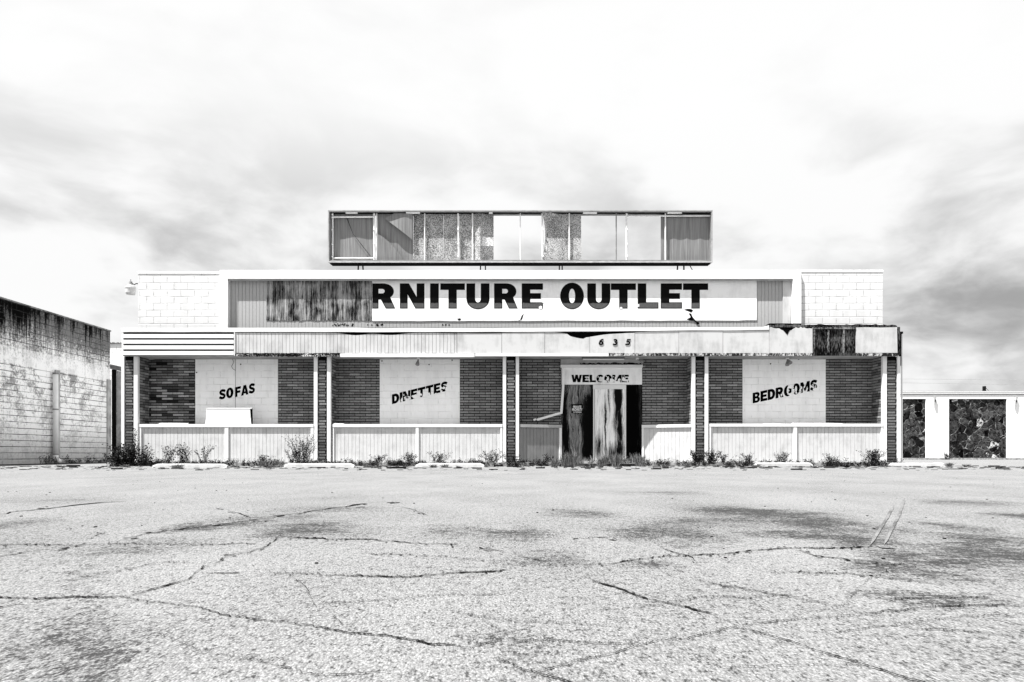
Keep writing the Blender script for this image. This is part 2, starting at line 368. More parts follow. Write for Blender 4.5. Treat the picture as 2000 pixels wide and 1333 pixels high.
# ------------------------------------------------------------------ glyphs
def arc(cx, cy, rx, ry, a0, a1, n=14):
    return [(cx + rx*math.cos(math.radians(a0+(a1-a0)*i/n)), cy + ry*math.sin(math.radians(a0+(a1-a0)*i/n))) for i in range(n+1)]
def stroke(pts, w):
    L = []; Rr = []
    for i, p in enumerate(pts):
        a = Vector(pts[max(i-1, 0)]); b = Vector(pts[min(i+1, len(pts)-1)]); d = (b-a).normalized(); nrm = Vector((-d.y, d.x))*w/2
        L.append((p[0]+nrm.x, p[1]+nrm.y)); Rr.append((p[0]-nrm.x, p[1]-nrm.y))
    return L + Rr[::-1]
G = {
 'I': (.34, [[(0,0),(.34,0),(.34,1),(0,1)]]),
 'T': (.95, [[(.315,0),(.635,0),(.635,.74),(.95,.74),(.95,1),(0,1),(0,.74),(.315,.74)]]),
 'L': (.80, [[(0,0),(.8,0),(.8,.25),(.33,.25),(.33,1),(0,1)]]),
 'E': (.82, [[(0,0),(.82,0),(.82,.25),(.33,.25),(.33,.385),(.74,.385),(.74,.61),(.33,.61),(.33,.75),(.82,.75),(.82,1),(0,1)]]),
 'F': (.80, [[(0,0),(.33,0),(.33,.37),(.72,.37),(.72,.6),(.33,.6),(.33,.75),(.8,.75),(.8,1),(0,1)]]),
 'N': (.95, [[(0,0),(.3,0),(.3,.56),(.6,0),(.95,0),(.95,1),(.65,1),(.65,.46),(.35,1),(0,1)]]),
 'M': (1.15, [[(0,0),(.3,0),(.3,.58),(.49,.15),(.66,.15),(.85,.58),(.85,0),(1.15,0),(1.15,1),(.82,1),(.575,.5),(.33,1),(0,1)]]),
 'W': (1.3, [[(.2,0),(.54,0),(.65,.48),(.76,0),(1.1,0),(1.3,1),(1.01,1),(.91,.42),(.8,1),(.5,1),(.39,.42),(.29,1),(0,1)]]),
 'A': (1.0, [[(0,0),(.32,0),(.37,.17),(.63,.17),(.68,0),(1,0),(.68,1),(.32,1)], [(.43,.37),(.57,.37),(.5,.66)]]),
 'O': (.95, [arc(.475,.5,.475,.53,0,350,28), arc(.475,.5,.125,.29,0,345,22)]),
 'U': (.93, [[(0,1)] + arc(.465,.38,.465,.41,180,360,18) + [(.93,1),(.58,1)] + arc(.465,.4,.115,.16,360,180,10) + [(.35,1)]]),
 'R': (.95, [[(0,0),(0,1)] + arc(.5,.68,.4,.32,90,-48,14) + [(.95,0),(.6,0),(.42,.36),(.33,.36),(.33,0)], [(.33,.6),(.33,.78)] + arc(.47,.69,.09,.09,90,-90,8)]),
 'P': (.9, [[(0,0),(0,1)] + arc(.5,.66,.4,.34,90,-90,14) + [(.33,.32),(.33,0)], [(.33,.56),(.33,.77)] + arc(.47,.665,.1,.105,90,-90,8)]),
 'D': (.92, [[(0,0),(0,1)] + arc(.42,.5,.5,.5,90,-90,18), [(.33,.26),(.33,.74)] + arc(.4,.5,.18,.24,90,-90,12)]),
 'B': (.9, [[(0,0),(0,1)] + arc(.5,.745,.35,.255,90,-50,10) + arc(.5,.28,.4,.28,50,-90,12), [(.33,.62),(.33,.79)] + arc(.47,.705,.08,.085,90,-90,6), [(.33,.2),(.33,.41)] + arc(.48,.305,.1,.105,90,-90,6)]),
 'S': (.85, [stroke([(.78,.74),(.66,.84)] + arc(.43,.7,.27,.18,60,200,9) + [(.3,.56),(.55,.46)] + arc(.43,.3,.28,.18,30,-130,9) + [(.14,.2),(.06,.28)], .26)]),
 'C': (.9, [arc(.48,.5,.48,.52,38,322,24) + arc(.52,.5,.2,.26,318,42,18)]),
 '6': (.8, [arc(.4,.33,.4,.35,0,150,10) + [(.1,.6),(.3,.85),(.62,1.02),(.75,.86),(.5,.72),(.42,.6)] + [], arc(.4,.32,.13,.15,0,340,12)]),
 '3': (.75, [stroke([(.08,.84),(.3,.9)] + arc(.34,.72,.24,.16,70,-60,8) + [(.3,.53),(.42,.48)] + arc(.34,.28,.28,.2,50,-100,9) + [(.15,.1),(.04,.2)], .22)]),
 '5': (.75, [stroke([(.75,.89),(.24,.89),(.2,.56),(.42,.6)] + arc(.38,.34,.26,.25,60,-110,9) + [(.12,.12),(.02,.2)], .21)]),
}
G['6'] = (.8, [arc(.4,.32,.4,.34,-180,70,16) + [(.4,.68),(.56,.86),(.74,.9),(.68,1.04),(.4,.98),(.12,.75)], arc(.4,.31,.14,.16,0,340,12)])

def glyph_obj(ch, x0, x1, z0, z1, Y, mat, parent, shear=0., slant=0., xr=None, thick=.002, off=0., name='letter', ybase=None):
    """one painted letter: outline filled and given the thickness of a coat of paint"""
    w, loops = G[ch]
    cu = bpy.data.curves.new(name, 'CURVE'); cu.dimensions = '2D'; cu.fill_mode = 'BOTH'; cu.extrude = thick/2; cu.offset = off
    ox, oz = x0, z0
    for lp in loops:
        sp = cu.splines.new('POLY'); sp.points.add(len(lp)-1)
        for i, (a, b) in enumerate(lp):
            X = (a/w)*(x1-x0) + slant*b*(z1-z0); Z = b*(z1-z0) + (x0 + X - (xr if xr is not None else x0))*shear
            sp.points[i].co = (X, Z, 0, 1)
        sp.use_cyclic_u = True
    tmp = bpy.data.objects.new('t', cu)
    me = bpy.data.meshes.new_from_object(tmp); bpy.data.objects.remove(tmp); me.name = name
    me.materials.clear(); me.materials.append(mat)
    o = bpy.data.objects.new(name, me); C.objects.link(o)
    me.transform(__import__('mathutils').Matrix.Rotation(math.pi/2, 4, 'X'))
    o.parent = parent; pw = parent_world(parent)
    o.location = Vector((ox, Y - thick/2, oz)) - pw
    return o

def flake(parent, cx, cy, rx, ry, Y, mat, n=13, jag=.45, name='peeled_paint_flake'):
    pts = [(cx + rx*math.cos(2*math.pi*i/n)*U(1-jag, 1+jag*.4), cy + ry*math.sin(2*math.pi*i/n)*U(1-jag, 1+jag*.4)) for i in range(n)]
    m = MB(parent_world(parent)); m.prism(pts, Y - .004, .0035); return m.build(name, mat, parent)

# ================================================================== GROUND
def ribbon(m, pts, w0, w1, zz, mi, gaps=True, jit=1.0):
    """jagged crack strip following photo points on the flat lot; w in photo pixels of thickness"""
    P = []
    for (a, b) in pts: P.append(Vector((wx(a, gy(b)), gy(b), 0)))
    Q = []
    def fp(d, q):      # metres on the ground that read as one photo pixel of crack thickness
        y = q.y; ax = F/y*d.x - q.x*F/y/y*d.y; ay = 480/y/y*d.y
        return math.sqrt(ax*ax + ay*ay)/(F/y*480/y/y)
    for i in range(len(P)-1):
        d = (P[i+1]-P[i]); ln = d.length; d = d.normalized(); y0 = (P[i].y+P[i+1].y)/2
        seg = max(.004, 3.2*math.sqrt((d.x*y0/F)**2 + (d.y*y0*y0/480)**2)); n = max(2, min(80, int(ln/seg)))
        for j in range(n):
            p = P[i].lerp(P[i+1], j/n); pr = Vector((-d.y, d.x, 0)); f = fp(d, p)
            Q.append(p + pr*f*jit*(noise.noise(p*7)*2.2 + noise.noise(p*31)*1.6 + noise.noise(p*90)*1.6))
    Q.append(P[-1])
    L = []
    for i, q in enumerate(Q):
        d = (Q[min(i+2, len(Q)-1)] - Q[max(i-2, 0)]).normalized(); pr = Vector((-d.y, d.x, 0)); f = fp(d, q)
        w = U(w0, w1)*((.35 + 1.3*abs(noise.noise(q*4.1 + Vector((5, 5, 0))))) if gaps else 1.)*.5*f
        w *= min(1, min(i, len(Q)-1-i)/4 + .15)
        ja = (.5, 1.4) if gaps else (.85, 1.1)
        L.append((q + pr*w*U(*ja), q - pr*w*U(*ja)))
    for i in range(len(L)-1):
        if gaps and noise.noise(Q[i]*3.3 + Vector((11, 0, 0))) > .50: continue
        if gaps:
            for _ in range(2):          # crumbs broken off the edges
                if R() < .45:
                    dd = (Q[i+1]-Q[i]).normalized(); f = fp(dd, Q[i]); c_ = Q[i] + Vector((-dd.y, dd.x, 0))*f*U(-3.5, 3.5) + dd*U(0, (Q[i+1]-Q[i]).length); e_ = dd*(Q[i+1]-Q[i]).length*U(.1, .4); n_ = Vector((-dd.y, dd.x, 0))*f*U(.2, .7)
                    pp = [c_-e_-n_, c_+e_*.7-n_*1.1, c_+e_+n_, c_-e_*.6+n_]
                    m.face([(v_.x, v_.y, zz) for v_ in pp], mi)
        a, b = L[i], L[i+1]
        m.face([(a[1].x, a[1].y, zz), (b[1].x, b[1].y, zz), (b[0].x, b[0].y, zz), (a[0].x, a[0].y, zz)], mi)
g = MB()
xs = [-900, -120, -30, -6, 6, 30, 120, 900]; ys = [-60, 0, 2, 6, 14, 30, 90, 1500]
for i in range(7):
    for j in range(7):
        g.face([(xs[i], ys[j], 0), (xs[i+1], ys[j], 0), (xs[i+1], ys[j+1], 0), (xs[i], ys[j+1], 0)], 0)
CR = [
 ([(-60,1172),(0,1169),(60,1170),(120,1169),(215,1168),(240,1167),(300,1178),(390,1188),(440,1204),(500,1211),(570,1219),(620,1225),(680,1239),(760,1244),(820,1254),(840,1261),(880,1261),(920,1269)], .006, .012),
 ([(800,1250),(826,1257),(842,1262),(884,1262)], .008, .016),
 ([(918,1270),(930,1262),(950,1256),(985,1253)], .007, .014),
 ([(966,1288),(978,1292),(1000,1299),(1025,1312),(1045,1315),(1075,1325),(1110,1335),(1150,1350)], .008, .014),
 ([(1045,1315),(1090,1303),(1130,1290),(1190,1280),(1240,1264),(1290,1253),(1340,1250),(1380,1240),(1440,1226)], .004, .009),
 ([(1440,1226),(1490,1219),(1560,1212),(1640,1204),(1740,1195),(1800,1186),(1870,1184),(2060,1184)], .004, .009),
 ([(1445,1228),(1490,1238),(1520,1246),(1550,1256),(1590,1271),(1640,1286),(1700,1304),(1760,1325),(1830,1345)], .007, .02),
 ([(1400,1204),(1340,1188),(1290,1176),(1240,1164),(1210,1152),(1180,1143),(1140,1126)], .004, .014),
 ([(240,1168),(270,1160),(320,1145),(370,1133),(388,1116),(405,1105),(425,1100),(440,1091),(480,1080),(515,1071),(530,1060),(550,1046)], .006, .012),
 ([(390,1118),(405,1122),(470,1121),(530,1121),(570,1120),(650,1125),(730,1127),(800,1128),(870,1122),(950,1117),(1000,1113)], .005, .010),
 ([(560,1051),(650,1054),(720,1055),(780,1060),(850,1064),(910,1067),(985,1078)], .006, .012),
 ([(-60,1094),(0,1087),(60,1080),(120,1072),(170,1062),(210,1056),(260,1049),(320,1038),(400,1030),(500,1016),(560,1006),(650,993),(720,984),(765,978)], .008, .022),
 ([(-60,1010),(0,1004),(60,998),(120,992),(200,983),(280,977)], .010, .02),
 ([(168,1057),(185,1049),(202,1040)], .012, .022),
 ([(-40,1065),(120,1066),(270,1064),(500,1064)], .004, .008),
 ([(1000,1253),(1060,1252),(1120,1255),(1180,1260),(1235,1259)], .003, .007),
 ([(1170,1107),(1220,1097),(1280,1090),(1340,1088),(1420,1082),(1490,1075),(1560,1071),(1640,1072),(1700,1070)], .006, .012),
 ([(1555,1074),(1600,1088),(1660,1096),(1700,1102),(1800,1108)], .006, .014),
 ([(1358,1136),(1376,1138)], .012, .02), ([(1380,1140),(1470,1155),(1560,1170),(1640,1189)], .004, .01),
 ([(1290,1070),(1350,1090),(1362,1101)], .008, .016), ([(1740,1172),(1790,1170),(1860,1168),(1940,1170)], .01, .022),
 ([(-40,1196),(0,1190),(25,1182),(50,1172)], .006, .012), ([(760,988),(800,994),(835,1008)], .01, .02),
 ([(1640,1190),(1700,1130),(1760,1100)], .003, .006), ([(430,992),(480,1008),(510,1022)], .006, .012),
 ([(966,1290),(985,1296),(994,1295)], .012, .02),
]
rc = random.Random(3)
for sx_, sy_, dx_, dy_ in ((1000,1085,70,16),(620,1180,90,-18),(1240,1190,80,-12),(1500,1120,90,10),(300,1235,80,26),(700,1080,70,14),(1620,1240,90,-10),(880,1195,70,12),(120,1120,80,-10),(1350,1290,90,18),(440,1280,90,16),(1100,1050,60,6),(1780,1230,80,12),(560,1120,30,50)):
    q_ = [(sx_, sy_)]
    for i_ in range(4): q_.append((q_[-1][0]+dx_*rc.uniform(.5, 1.2), q_[-1][1]+dy_*rc.uniform(-.3, 1.3)))
    CR.append((q_, .0025, .005))
for pts, w0, w1 in CR:
    fy = min(q[1] for q in pts); kf = .5 if fy < 1020 else .7 if fy < 1110 else 1.
    ribbon(g, pts, min(1.7, w0*230)*kf, min(3.1, w1*230)*kf, .003, 1)
tag(g.build('ground', [MASPH, MCRACK]), kind='structure')

# pale scuff marks (a tyre trace) scratched in the lot
SC = thing('tyre_scuff', 'pale pair of curved tyre scuffs on the dark stained asphalt at right', 'tyre mark', (wx(1730, gy(1030)), gy(1030), 0))
msc = m_mottle('scuffed_asphalt', .06, .16, 40, 40, .48, .06)
for pts in ([(1700,1066),(1716,1040),(1734,1010),(1746,988)], [(1727,1066),(1742,1035),(1757,1005),(1767,974)], [(1714,1068),(1730,1072),(1750,1073)]):
    sc = MB(parent_world(SC)); ribbon(sc, pts, 5, 6, .004, 0, False, .25); sc.build('scuff_line', msc, SC)

sw = MB()
sw.box(-11.6, 11.75, 19.52, 20.05, -.02, .10); sw.build('pavement', MSLAB, bevel=.012)
tag(bpy.data.objects['pavement'], kind='structure')

# ================================================================== THE STORE
B = thing('store_building', 'long low white abandoned furniture store with brick piers and boarded entrance', 'building', (0, 20, 0))
BO = Vector(B.location)
def mb(): return MB(BO)
YF, YP, YB, YW, YS, YR = 19.90, 20.0, 20.63, 20.55, 20.45, 20.60   # fascia, piers, bay rear wall, parapet, sign surround, ribs
zs = wz(695.5, YF)                                                      # soffit height
# body behind
m = mb(); m.box(-11.2, 11.15, 20.85, 36, 0, 5.35); m.build('side_and_rear_wall', m_block('painted_side_block', .74, 'y', .4), B)
m = mb(); m.box(-11.1, 11.05, 20.9, 35.9, 5.352, 5.40); m.build('roof', MROOF, B)
# parapet
m = mb(); m.pbox(270, 532, 432, 642, YW, .3); m.build('parapet_wall', MBLOCK, B)
m = mb(); m.pbox(1560, 529, 1724, 642, YW, .3); m.build('parapet_wall', MBLOCK, B)
m = mb(); m.pbox(268.5, 530.5, 431, 535, YW-.012, .33); m.build('coping', MFRAME, B, bevel=.006)
m = mb(); m.pbox(1565, 527.5, 1725.5, 532, YW-.012, .33); m.build('coping', MFRAME, B, bevel=.006)
# sign surround
m = mb(); m.pbox(429, 528, 1565, 545, YS, .40); m.build('sign_surround_top', MFRAME, B, bevel=.008)
m = mb(); m.pbox(429, 545.1, 444.5, 642, YS, .25); m.build('sign_surround_side', MFRAME, B)
m = mb(); m.pbox(1549, 545.1, 1565, 637, YS, .25); m.build('sign_surround_side', MFRAME, B)
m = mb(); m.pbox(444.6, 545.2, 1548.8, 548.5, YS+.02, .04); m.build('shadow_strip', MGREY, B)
# ribbed backing
m = mb(); m.pbox(443, 540, 1556, 646, YR+.02, .12)
x = 446.
while x < 1526:
    m.pbox(x, 541, x+6.3, 646, YR, .02); x += 6.85
m.build('ribbed_backing', MRIB, B)
m = mb(); m.prism([(1529,545.5),(1548,545.5),(1545,592),(1544,646),(1529,646)], YR-.03, .03); m.build('corner_flashing', MFAS, B)
# canopy body and soffit
m = mb(); m.box(wx(239, YF), wx(1754, YF), YF+.06, YB-.01, zs+.02, wz(640, YF)); m.build('canopy', MBLACK, B)
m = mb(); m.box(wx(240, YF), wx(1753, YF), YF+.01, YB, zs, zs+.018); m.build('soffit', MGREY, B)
# top flashing of the canopy
def wav(x, s): return noise.noise(Vector((x*.013, s, 0)))*1.0
top = [(x, 640.5 + (.8 if x > 700 else 0) - max(0, (x-900))*.004 + wav(x, 3)*.7) for x in range(236, 1502, 22)] + [(1502, 635.5)]
bot = [(x, 648.6 - max(0, (x-1000))*.008 + wav(x, 5)*.6) for x in range(1502, 236, -22)] + [(237, 648.8)]
m = mb(); m.prism(top+bot, YF-.03, .10); m.build('top_flashing', MW, B)
# lap siding, left end
m = mb()
for i in range(4):
    y0 = 653.6 + i*11.0; Y = YF
    a0, a1 = wz(y0+7.3, Y), wz(y0, Y)
    z = [(Y-.045, a0), (Y-.035, a1), (Y+.03, a1), (Y+.03, a0)]
    x0, x1 = wx(241, Y), wx(457, Y)
    m.face([(x0,)+z[0], (x1,)+z[0], (x1,)+z[1], (x0,)+z[1]]); m.face([(x0,)+z[0], (x0,)+z[3], (x1,)+z[3], (x1,)+z[0]])
    m.face([(x1,)+z[0], (x1,)+z[3], (x1,)+z[2], (x1,)+z[1]]); m.face([(x0,)+z[1], (x0,)+z[2], (x0,)+z[3], (x0,)+z[0]])
m.pbox(457, 649, 458.6, 695, YF-.04, .06); m.pbox(237.5, 652, 241, 694, YF-.03, .06)
m.build('lap_siding', MW, B)
m = mb(); m.pbox(241.2, 649, 456.8, 695, YF+.02, .02); m.build('lap_shadow_backing', m_flat('lap_shadow_grey', .09, .9), B)  # dark grey between the boards stands for the shadow under each lap
# grooved boards
def sag(x):
    s = 0
    for c, w, d in ((694, 26, 5), (762, 30, 4.5), (1140, 34, 9), (1195, 60, 4.5), (930, 60, 2), (1010, 90, 1.2), (340, 30, 2)):
        s += d*math.exp(-((x-c)/w)**2)
    return s
m = mb(); x = 459.
while x < 890:
    xe = min(x+6.55, 892); jb = U(-.5, .5)
    m.prism([(x, 650.3+sag(x)), (xe, 650.3+sag(xe)), (xe, 690+jb), (x, 690+jb)], YF-.01, .05); x += 7.15
m.build('grooved_board', MFAS, B)
# flat fascia panels
seams = [892.5, 980, 1064, 1152, 1240, 1326, 1412, 1502.5]
for i in range(7):
    a, b = seams[i]+.35, seams[i+1]-.35; n = 14
    tp = [(a+(b-a)*j/n, 649.2 - (a-892)*.0065 + sag(a+(b-a)*j/n)) for j in range(n+1)]
    if i == 2: tp = [(px, py + (3 if 1110 < px < 1142 else 0)) for px, py in tp]
    m = mb(); m.prism(tp + [(b, 690), (a, 690)], YF-.012 - .004*(i % 2), .05); m.build('fascia_panel', MFAS, B)
# torn panel at the right, the opened stud bay, and the end panel
n = 26
tp = [(1503+84*j/n, 639.5 + max(0, 8*math.exp(-((1503+84*j/n-1535)/14)**2)) + 3*math.exp(-((1503+84*j/n-1578)/8)**2) + U(-1.2, 1.6)) for j in range(n+1)]
m = mb(); m.prism(tp + [(1587, 690), (1503, 690)], YF-.02, .05); o = m.build('fascia_panel', MFAS, B); o['label'] = 'torn fascia panel with ragged top edge'
m = mb(); m.prism([(1527, 642), (1545, 643), (1541, 648), (1538, 655), (1533, 649)], YF-.026, .005); m.build('torn_hole', MBLACK, B)
m = mb(); m.pbox(1587, 634.5, 1672, 694, YF+.02, .04); m.build('exposed_sheathing', MDARKW, B)
m = mb()
for sx in (1589, 1617, 1647): m.pbox(sx, 641, sx+3, 689, YF-.02, .04)
m.pbox(1587, 640, 1672, 643, YF-.03, .03); m.build('exposed_stud', m_mottle('exposed_stud_wood', .006, .25, 14, 4, .5, .1), B)
m = mb(); m.pbox(1587.5, 636, 1672, 640.2, YF-.015, .05); m.build('rotten_rail', MDARKW, B)
m = mb(); m.pbox(1587.5, 689.5, 1672, 695, YF-.02, .05); m.build('rotten_rail', MDARKW, B)
m = mb(); m.prism([(1672.5,640),(1690,639.6),(1720,640.2),(1752,639.4),(1753,689.5),(1672.5,689.5)], YF-.02, .05); o = m.build('fascia_panel', MFAS, B)
m = mb()
tp = [(1502+j*8, 634.5+U(-1.5, 1.5)) for j in range(32)]; m.prism(tp + [(1753, 638.6), (1502, 639.5)], YF+.0, .25); m.build('rotten_top_edge', MDARKW, B)
m = mb(); m.pbox(1753.3, 639, 1758, 694, YF+.02, .8); m.build('canopy_end_board', MDARKW, B)
# lower trims
def ragged(x0, x1, y0, y1, st, j): 
    a = []; x = x0
    while x < x1: a.append((x, y0+U(-j, j))); x += st
    b = []; x = x1
    while x > x0: b.append((x, y1+U(-j, j))); x -= st
    return a+b
m = mb(); m.prism(ragged(458, 664, 690.8, 696.3, 2.2, 1.3), YF-.016, .03); m.build('rotten_bottom_edge', m_mottle('rotten_edge', .006, .7, 12, 12, .56, .05), B)
m = mb(); m.pbox(664, 690.6, 927, 697.8, YF-.045, .06); m.build('bottom_trim', MW, B, bevel=.004)
m = mb(); m.pbox(928, 690.4, 1189, 696.2, YF-.035, .05); m.build('bottom_trim', MW, B, bevel=.004)
m = mb(); m.prism(ragged(1189.5, 1586, 690.3, 695.3, 3.5, .5), YF-.03, .05); m.build('peeling_bottom_trim', MMOT, B)
m = mb(); m.prism(ragged(1673, 1754, 690.0, 695.6, 3.5, .5), YF-.03, .05); m.build('peeling_bottom_trim', MMOT, B)
m = mb(); m.pbox(1503, 632, 1565, 637.5, YF+.02, .3); m.build('rotten_top_edge', MBLACK, B)
# small black smudges of flaked paint below the sign
for cx, w in ((668, 20), (731, 14), (870, 7), (655, 6), (742, 5)):
    for i in range(int(w/1.6)):
        m = mb()
        x = cx + U(-w, w); y = 634.5+U(-1.8, 1.8); m.prism([(x, y-1), (x+U(1, 3), y-U(.5, 2)), (x+U(1, 3), y+U(.4, 1.8)), (x-.6, y+U(.5, 1.5))], YR-.006, .004)
        m.build('flaked_spot', MBLACK, B)

# brick piers with a white post each side
piers = [((237,243),(243.5,261.2),(261.4,269.4)), ((613,620.3),(621,638),(638.8,646)), ((982,988.6),(989.4,1007),(1007.4,1013.8)),
         ((1351,1358),(1358.8,1376),(1376.5,1383.4)), ((1724,1732),(1732.6,1752),(1752.2,1758.2))]
z_base = .10
for pi, (a, b, c) in enumerate(piers):
    P = bpy.data.objects.new('brick_pier', None); C.objects.link(P); P.parent = B; P.location = (wx((b[0]+b[1])/2, YP), 0, 0)
    x0, x1 = wx(b[0], YP), wx(b[1], YP)
    m = mb(); m.box(x0, x1, YP+.035, YB, z_base, zs-.001, 0)
    z = z_base + .02; k = 0; ch = .083
    while z < zs - .12:
        s0 = .0 if k % 2 else .03; s1 = .03 if k % 2 else 0.
        j = U(-.004, .004)
        m.box(x0+.012+s0*.8, x1-.012-s1*1.3, YP+.008+j, YP+.036, z, z+ch-.024, 1, U(.15, .95)*(.55 if z < .9 else 1))
        if k % 2: m.box(x1-.03, x1-.004, YP+.02, YP+.036, z, z+ch-.026, 1, .2)
        z += ch; k += 1
    m.build('brickwork', [MMORT, MPIER], P)
    for q in (a, c):
        m = mb(); m.box(wx(q[0], YP), wx(q[1], YP), YP-.012, YP+.09, z_base-.02, zs-.001); m.build('post', MW, P, bevel=.004)
    # brick return walls into the bay
    for side, q in ((-1, a), (1, c)):
        if (pi == 0 and side < 0) or (pi == 4 and side > 0): 
            xx = wx(q[0], YP) if side < 0 else wx(q[1], YP)
            m = mb(); m.box(min(xx+.01, xx+.05) if side < 0 else xx-.05, (xx+.05) if side < 0 else xx-.01, YP+.1, 20.9, 0, zs); m.build('end_wall', MBLOCK, P); continue
        xe = wx(q[0], YP)+.008 if side < 0 else wx(q[1], YP)-.008
        m = mb(); m.box(min(xe, xe-side*.06), max(xe, xe-side*.06), YP+.092, YB, z_base, zs-.002, 0)
        z = z_base; k = 0
        while z < zs-.07:
            y = YP+.10 - (.12 if k % 2 else 0); 
            while y < YB-.01:
                y0, y1 = max(y, YP+.095), min(y+.285, YB-.006)
                if y1-y0 > .02: m.box(min(xe+side*.0, xe+side*.008), max(xe, xe+side*.008), y0, y1, z+.008, z+.072, 1, U(.2, .9))
                y += .30
            z += .0814; k += 1
        m.build('return_wall', [MMORT, MBRICK], P)

# rear walls of the bays
def brick_field(m, px0, px1, Y, z0, z1, var=(.1, .8), hot=0.):
    x0, x1 = wx(px0, Y), wx(px1, Y); m.box(x0, x1, Y, Y+.2, z0, z1, 0)
    z = z0; k = 0
    while z < z1-.05:
        x = x0 - (.16 if k % 2 else .0) - .05
        while x < x1:
            a, b = max(x, x0+.003), min(x+.318, x1-.003)
            if b-a > .02:
                t = U(*var); 
                if R() < hot: t = U(.8, 1.5)
                m.box(a+.002, b-.002, Y-.012+U(-.002, .002), Y+.001, z+.011, min(z+.0665, z1), 1, t)
            x += .33
        z += .0814; k += 1
bays = [((269.4, 382), (543, 613), (382, 543)), ((646, 742), (898, 982), (742, 898)), ((1013.8, 1096), (1254, 1351), None), ((1383.4, 1450), (1612, 1724), (1450, 1612))]
for bi, (l, r, c) in enumerate(bays):
    for q, hot in ((l, .28 if bi == 0 else .04), (r, .12 if bi == 0 else .0)):
        x0, x1 = q
        if q is l: x0 -= 3
        else: x1 += 3
        m = mb(); brick_field(m, x0, x1, YB, .10, zs-.002, (.0, .6) if (bi == 0 and q is l) else (.42, .78), hot); m.build('bay_brick_wall', [MMORT, MBRICK], B)
    if c:
        m = mb(); m.box(wx(c[0], YB), wx(c[1], YB), YB-.022, YB+.15, .10, zs-.003); m.build('painted_bay_panel', MPANEL, B)
m = mb(); m.pbox(1094, 697, 1256, 916, 20.70, .15); m.build('entrance_wall', MGREY, B)
m = mb(); m.pbox(1095, 698, 1255, 713, 20.62, .06); m.build('entrance_soffit_board', MFAS, B)
m = mb(); m.prism(ragged(1132, 1254, 709.5, 713.5, 4, 1.6), 20.612, .006); m.build('rotten_strip', MDARKW, B)

# low walls
def low_wall(px0, px1, Ya, Yb, splits, posts, label=None, capy=(828.8, 835), mp=None, mc=None):
    Wl = bpy.data.objects.new('low_wall', None); C.objects.link(Wl); Wl.parent = B; Wl.location = (wx((px0+px1)/2, Ya), 0, 0)
    if label: Wl['label'] = label
    X0, X1 = wx(px0, Ya), wx(px1, Yb); L = math.hypot(X1-X0, Yb-Ya); ang = math.atan2(Yb-Ya, X1-X0)
    rot = __import__('mathutils').Matrix.Rotation(ang, 3, 'Z'); piv = (X0, Ya, 0)
    zc1, zc0 = wz(capy[0], YP), wz(capy[1], YP)
    def b(m, s0, s1, d0, d1, z0, z1): m.box(X0+s0, X0+s1, Ya+d0, Ya+d1, z0, z1, rot=rot, piv=piv)
    def S(px): return (wx(px, YP)-wx(px0, YP))/(wx(px1, YP)-wx(px0, YP))*L
    m = mb(); b(m, 0, L, -.03, .16, zc0, zc1); m.build('cap', mc or MW, Wl, bevel=.005)
    m = mb(); b(m, .01, L-.01, .03, .14, .06, zc0-.002); x = .02
    while x < L-.03:
        b(m, x, min(x+.101, L-.02), .016, .031, .10, zc0-.006); x += .1085
    m.build('grooved_panel', mp or MRIBLOW, Wl)
    for p0, p1 in posts:
        m = mb(); b(m, S(p0), S(p1), -.022, .03, .08, zc0-.001); m.build('post', MW, Wl, bevel=.003)
    # side gap
    return Wl
low_wall(273, 613, YP, YP, 0, ((273.5,276.5),(439,446.5),(607,612.9)))
low_wall(650, 981.5, YP, YP, 0, ((650.3,652.5),(812,818),(977,981.3)))
low_wall(1386, 1724, YP, YP, 0, ((1386.2,1388.5),(1549.5,1556),(1720,1723.8)), capy=(828, 834))
low_wall(1014.5, 1097, YP+.04, 20.52, 0, ((1092,1096.8),), 'slanting low wall left of the boarded entrance', mp=m_paint('shaded_board_paint', .22, .4, .8), mc=m_paint('shaded_cap_paint', .36, .4, .8))  # darker board and cap paint puts this wall's shade into its colour
low_wall(1253.5, 1350.5, 20.52, YP+.04, 0, ((1253.7,1257.5),), 'slanting low wall right of the boarded entrance')

# entrance: welcome board, plywood, door casing
YD = 20.58
m = mb(); m.pbox(1097, 718, 1254, 751.5, YD-.03, .08); m.build('welcome_board', MWd, B)
m = mb(); m.pbox(1095, 712.8, 1255.5, 718.2, YD-.09, .14); m.build('entrance_moulding', MW, B, bevel=.004)
m = mb(); m.prism([(1099,752),(1160,752),(1160,903),(1098,903)], YD-.004, .05); m.build('plywood_sheet', MPLY1, B)
m = mb(); m.pbox(1162, 760.5, 1220.5, 903, YD-.02, .06); o = m.build('plywood_sheet', MPLY2, B); o['label'] = 'pale streaked plywood sheet'
m = mb(); m.pbox(1223, 752, 1254, 903, YD+.004, .05); o = m.build('plywood_sheet', MPLY3, B); o['label'] = 'blackened plywood sheet'
m = mb(); m.pbox(1158.5, 752, 1223, 760.3, YD-.035, .08); m.pbox(1158.7, 760.3, 1161, 900, YD-.03, .06); m.pbox(1220.8, 760.3, 1222.8, 896, YD-.03, .06); m.build('door_casing', MW, B)
m = mb(); m.pbox(1162.5, 821, 1166, 841, YD-.03, .01); m.build('pale_patch', MW, B)
# broken downpipe across the bay
m = mb(); Yd = YD-.16
p = lambda a, b, Y=Yd: (wx(a, Y), Y, wz(b, Y))
m.prism([(1099,722),(1103.5,722),(1102,762),(1098.5,808),(1094,807.5),(1097.5,760)], Yd, .05)
m.prism([(1094,805.2),(1098.4,808.2),(1084,812.5),(1050,822.2),(1047.5,818.6),(1083,808.2)], Yd-.004, .05)
m.prism([(1041,819.5),(1046,817.5),(1048,820),(1043,822.5)], Yd-.01, .03)
m.build('broken_downpipe', MW, B)
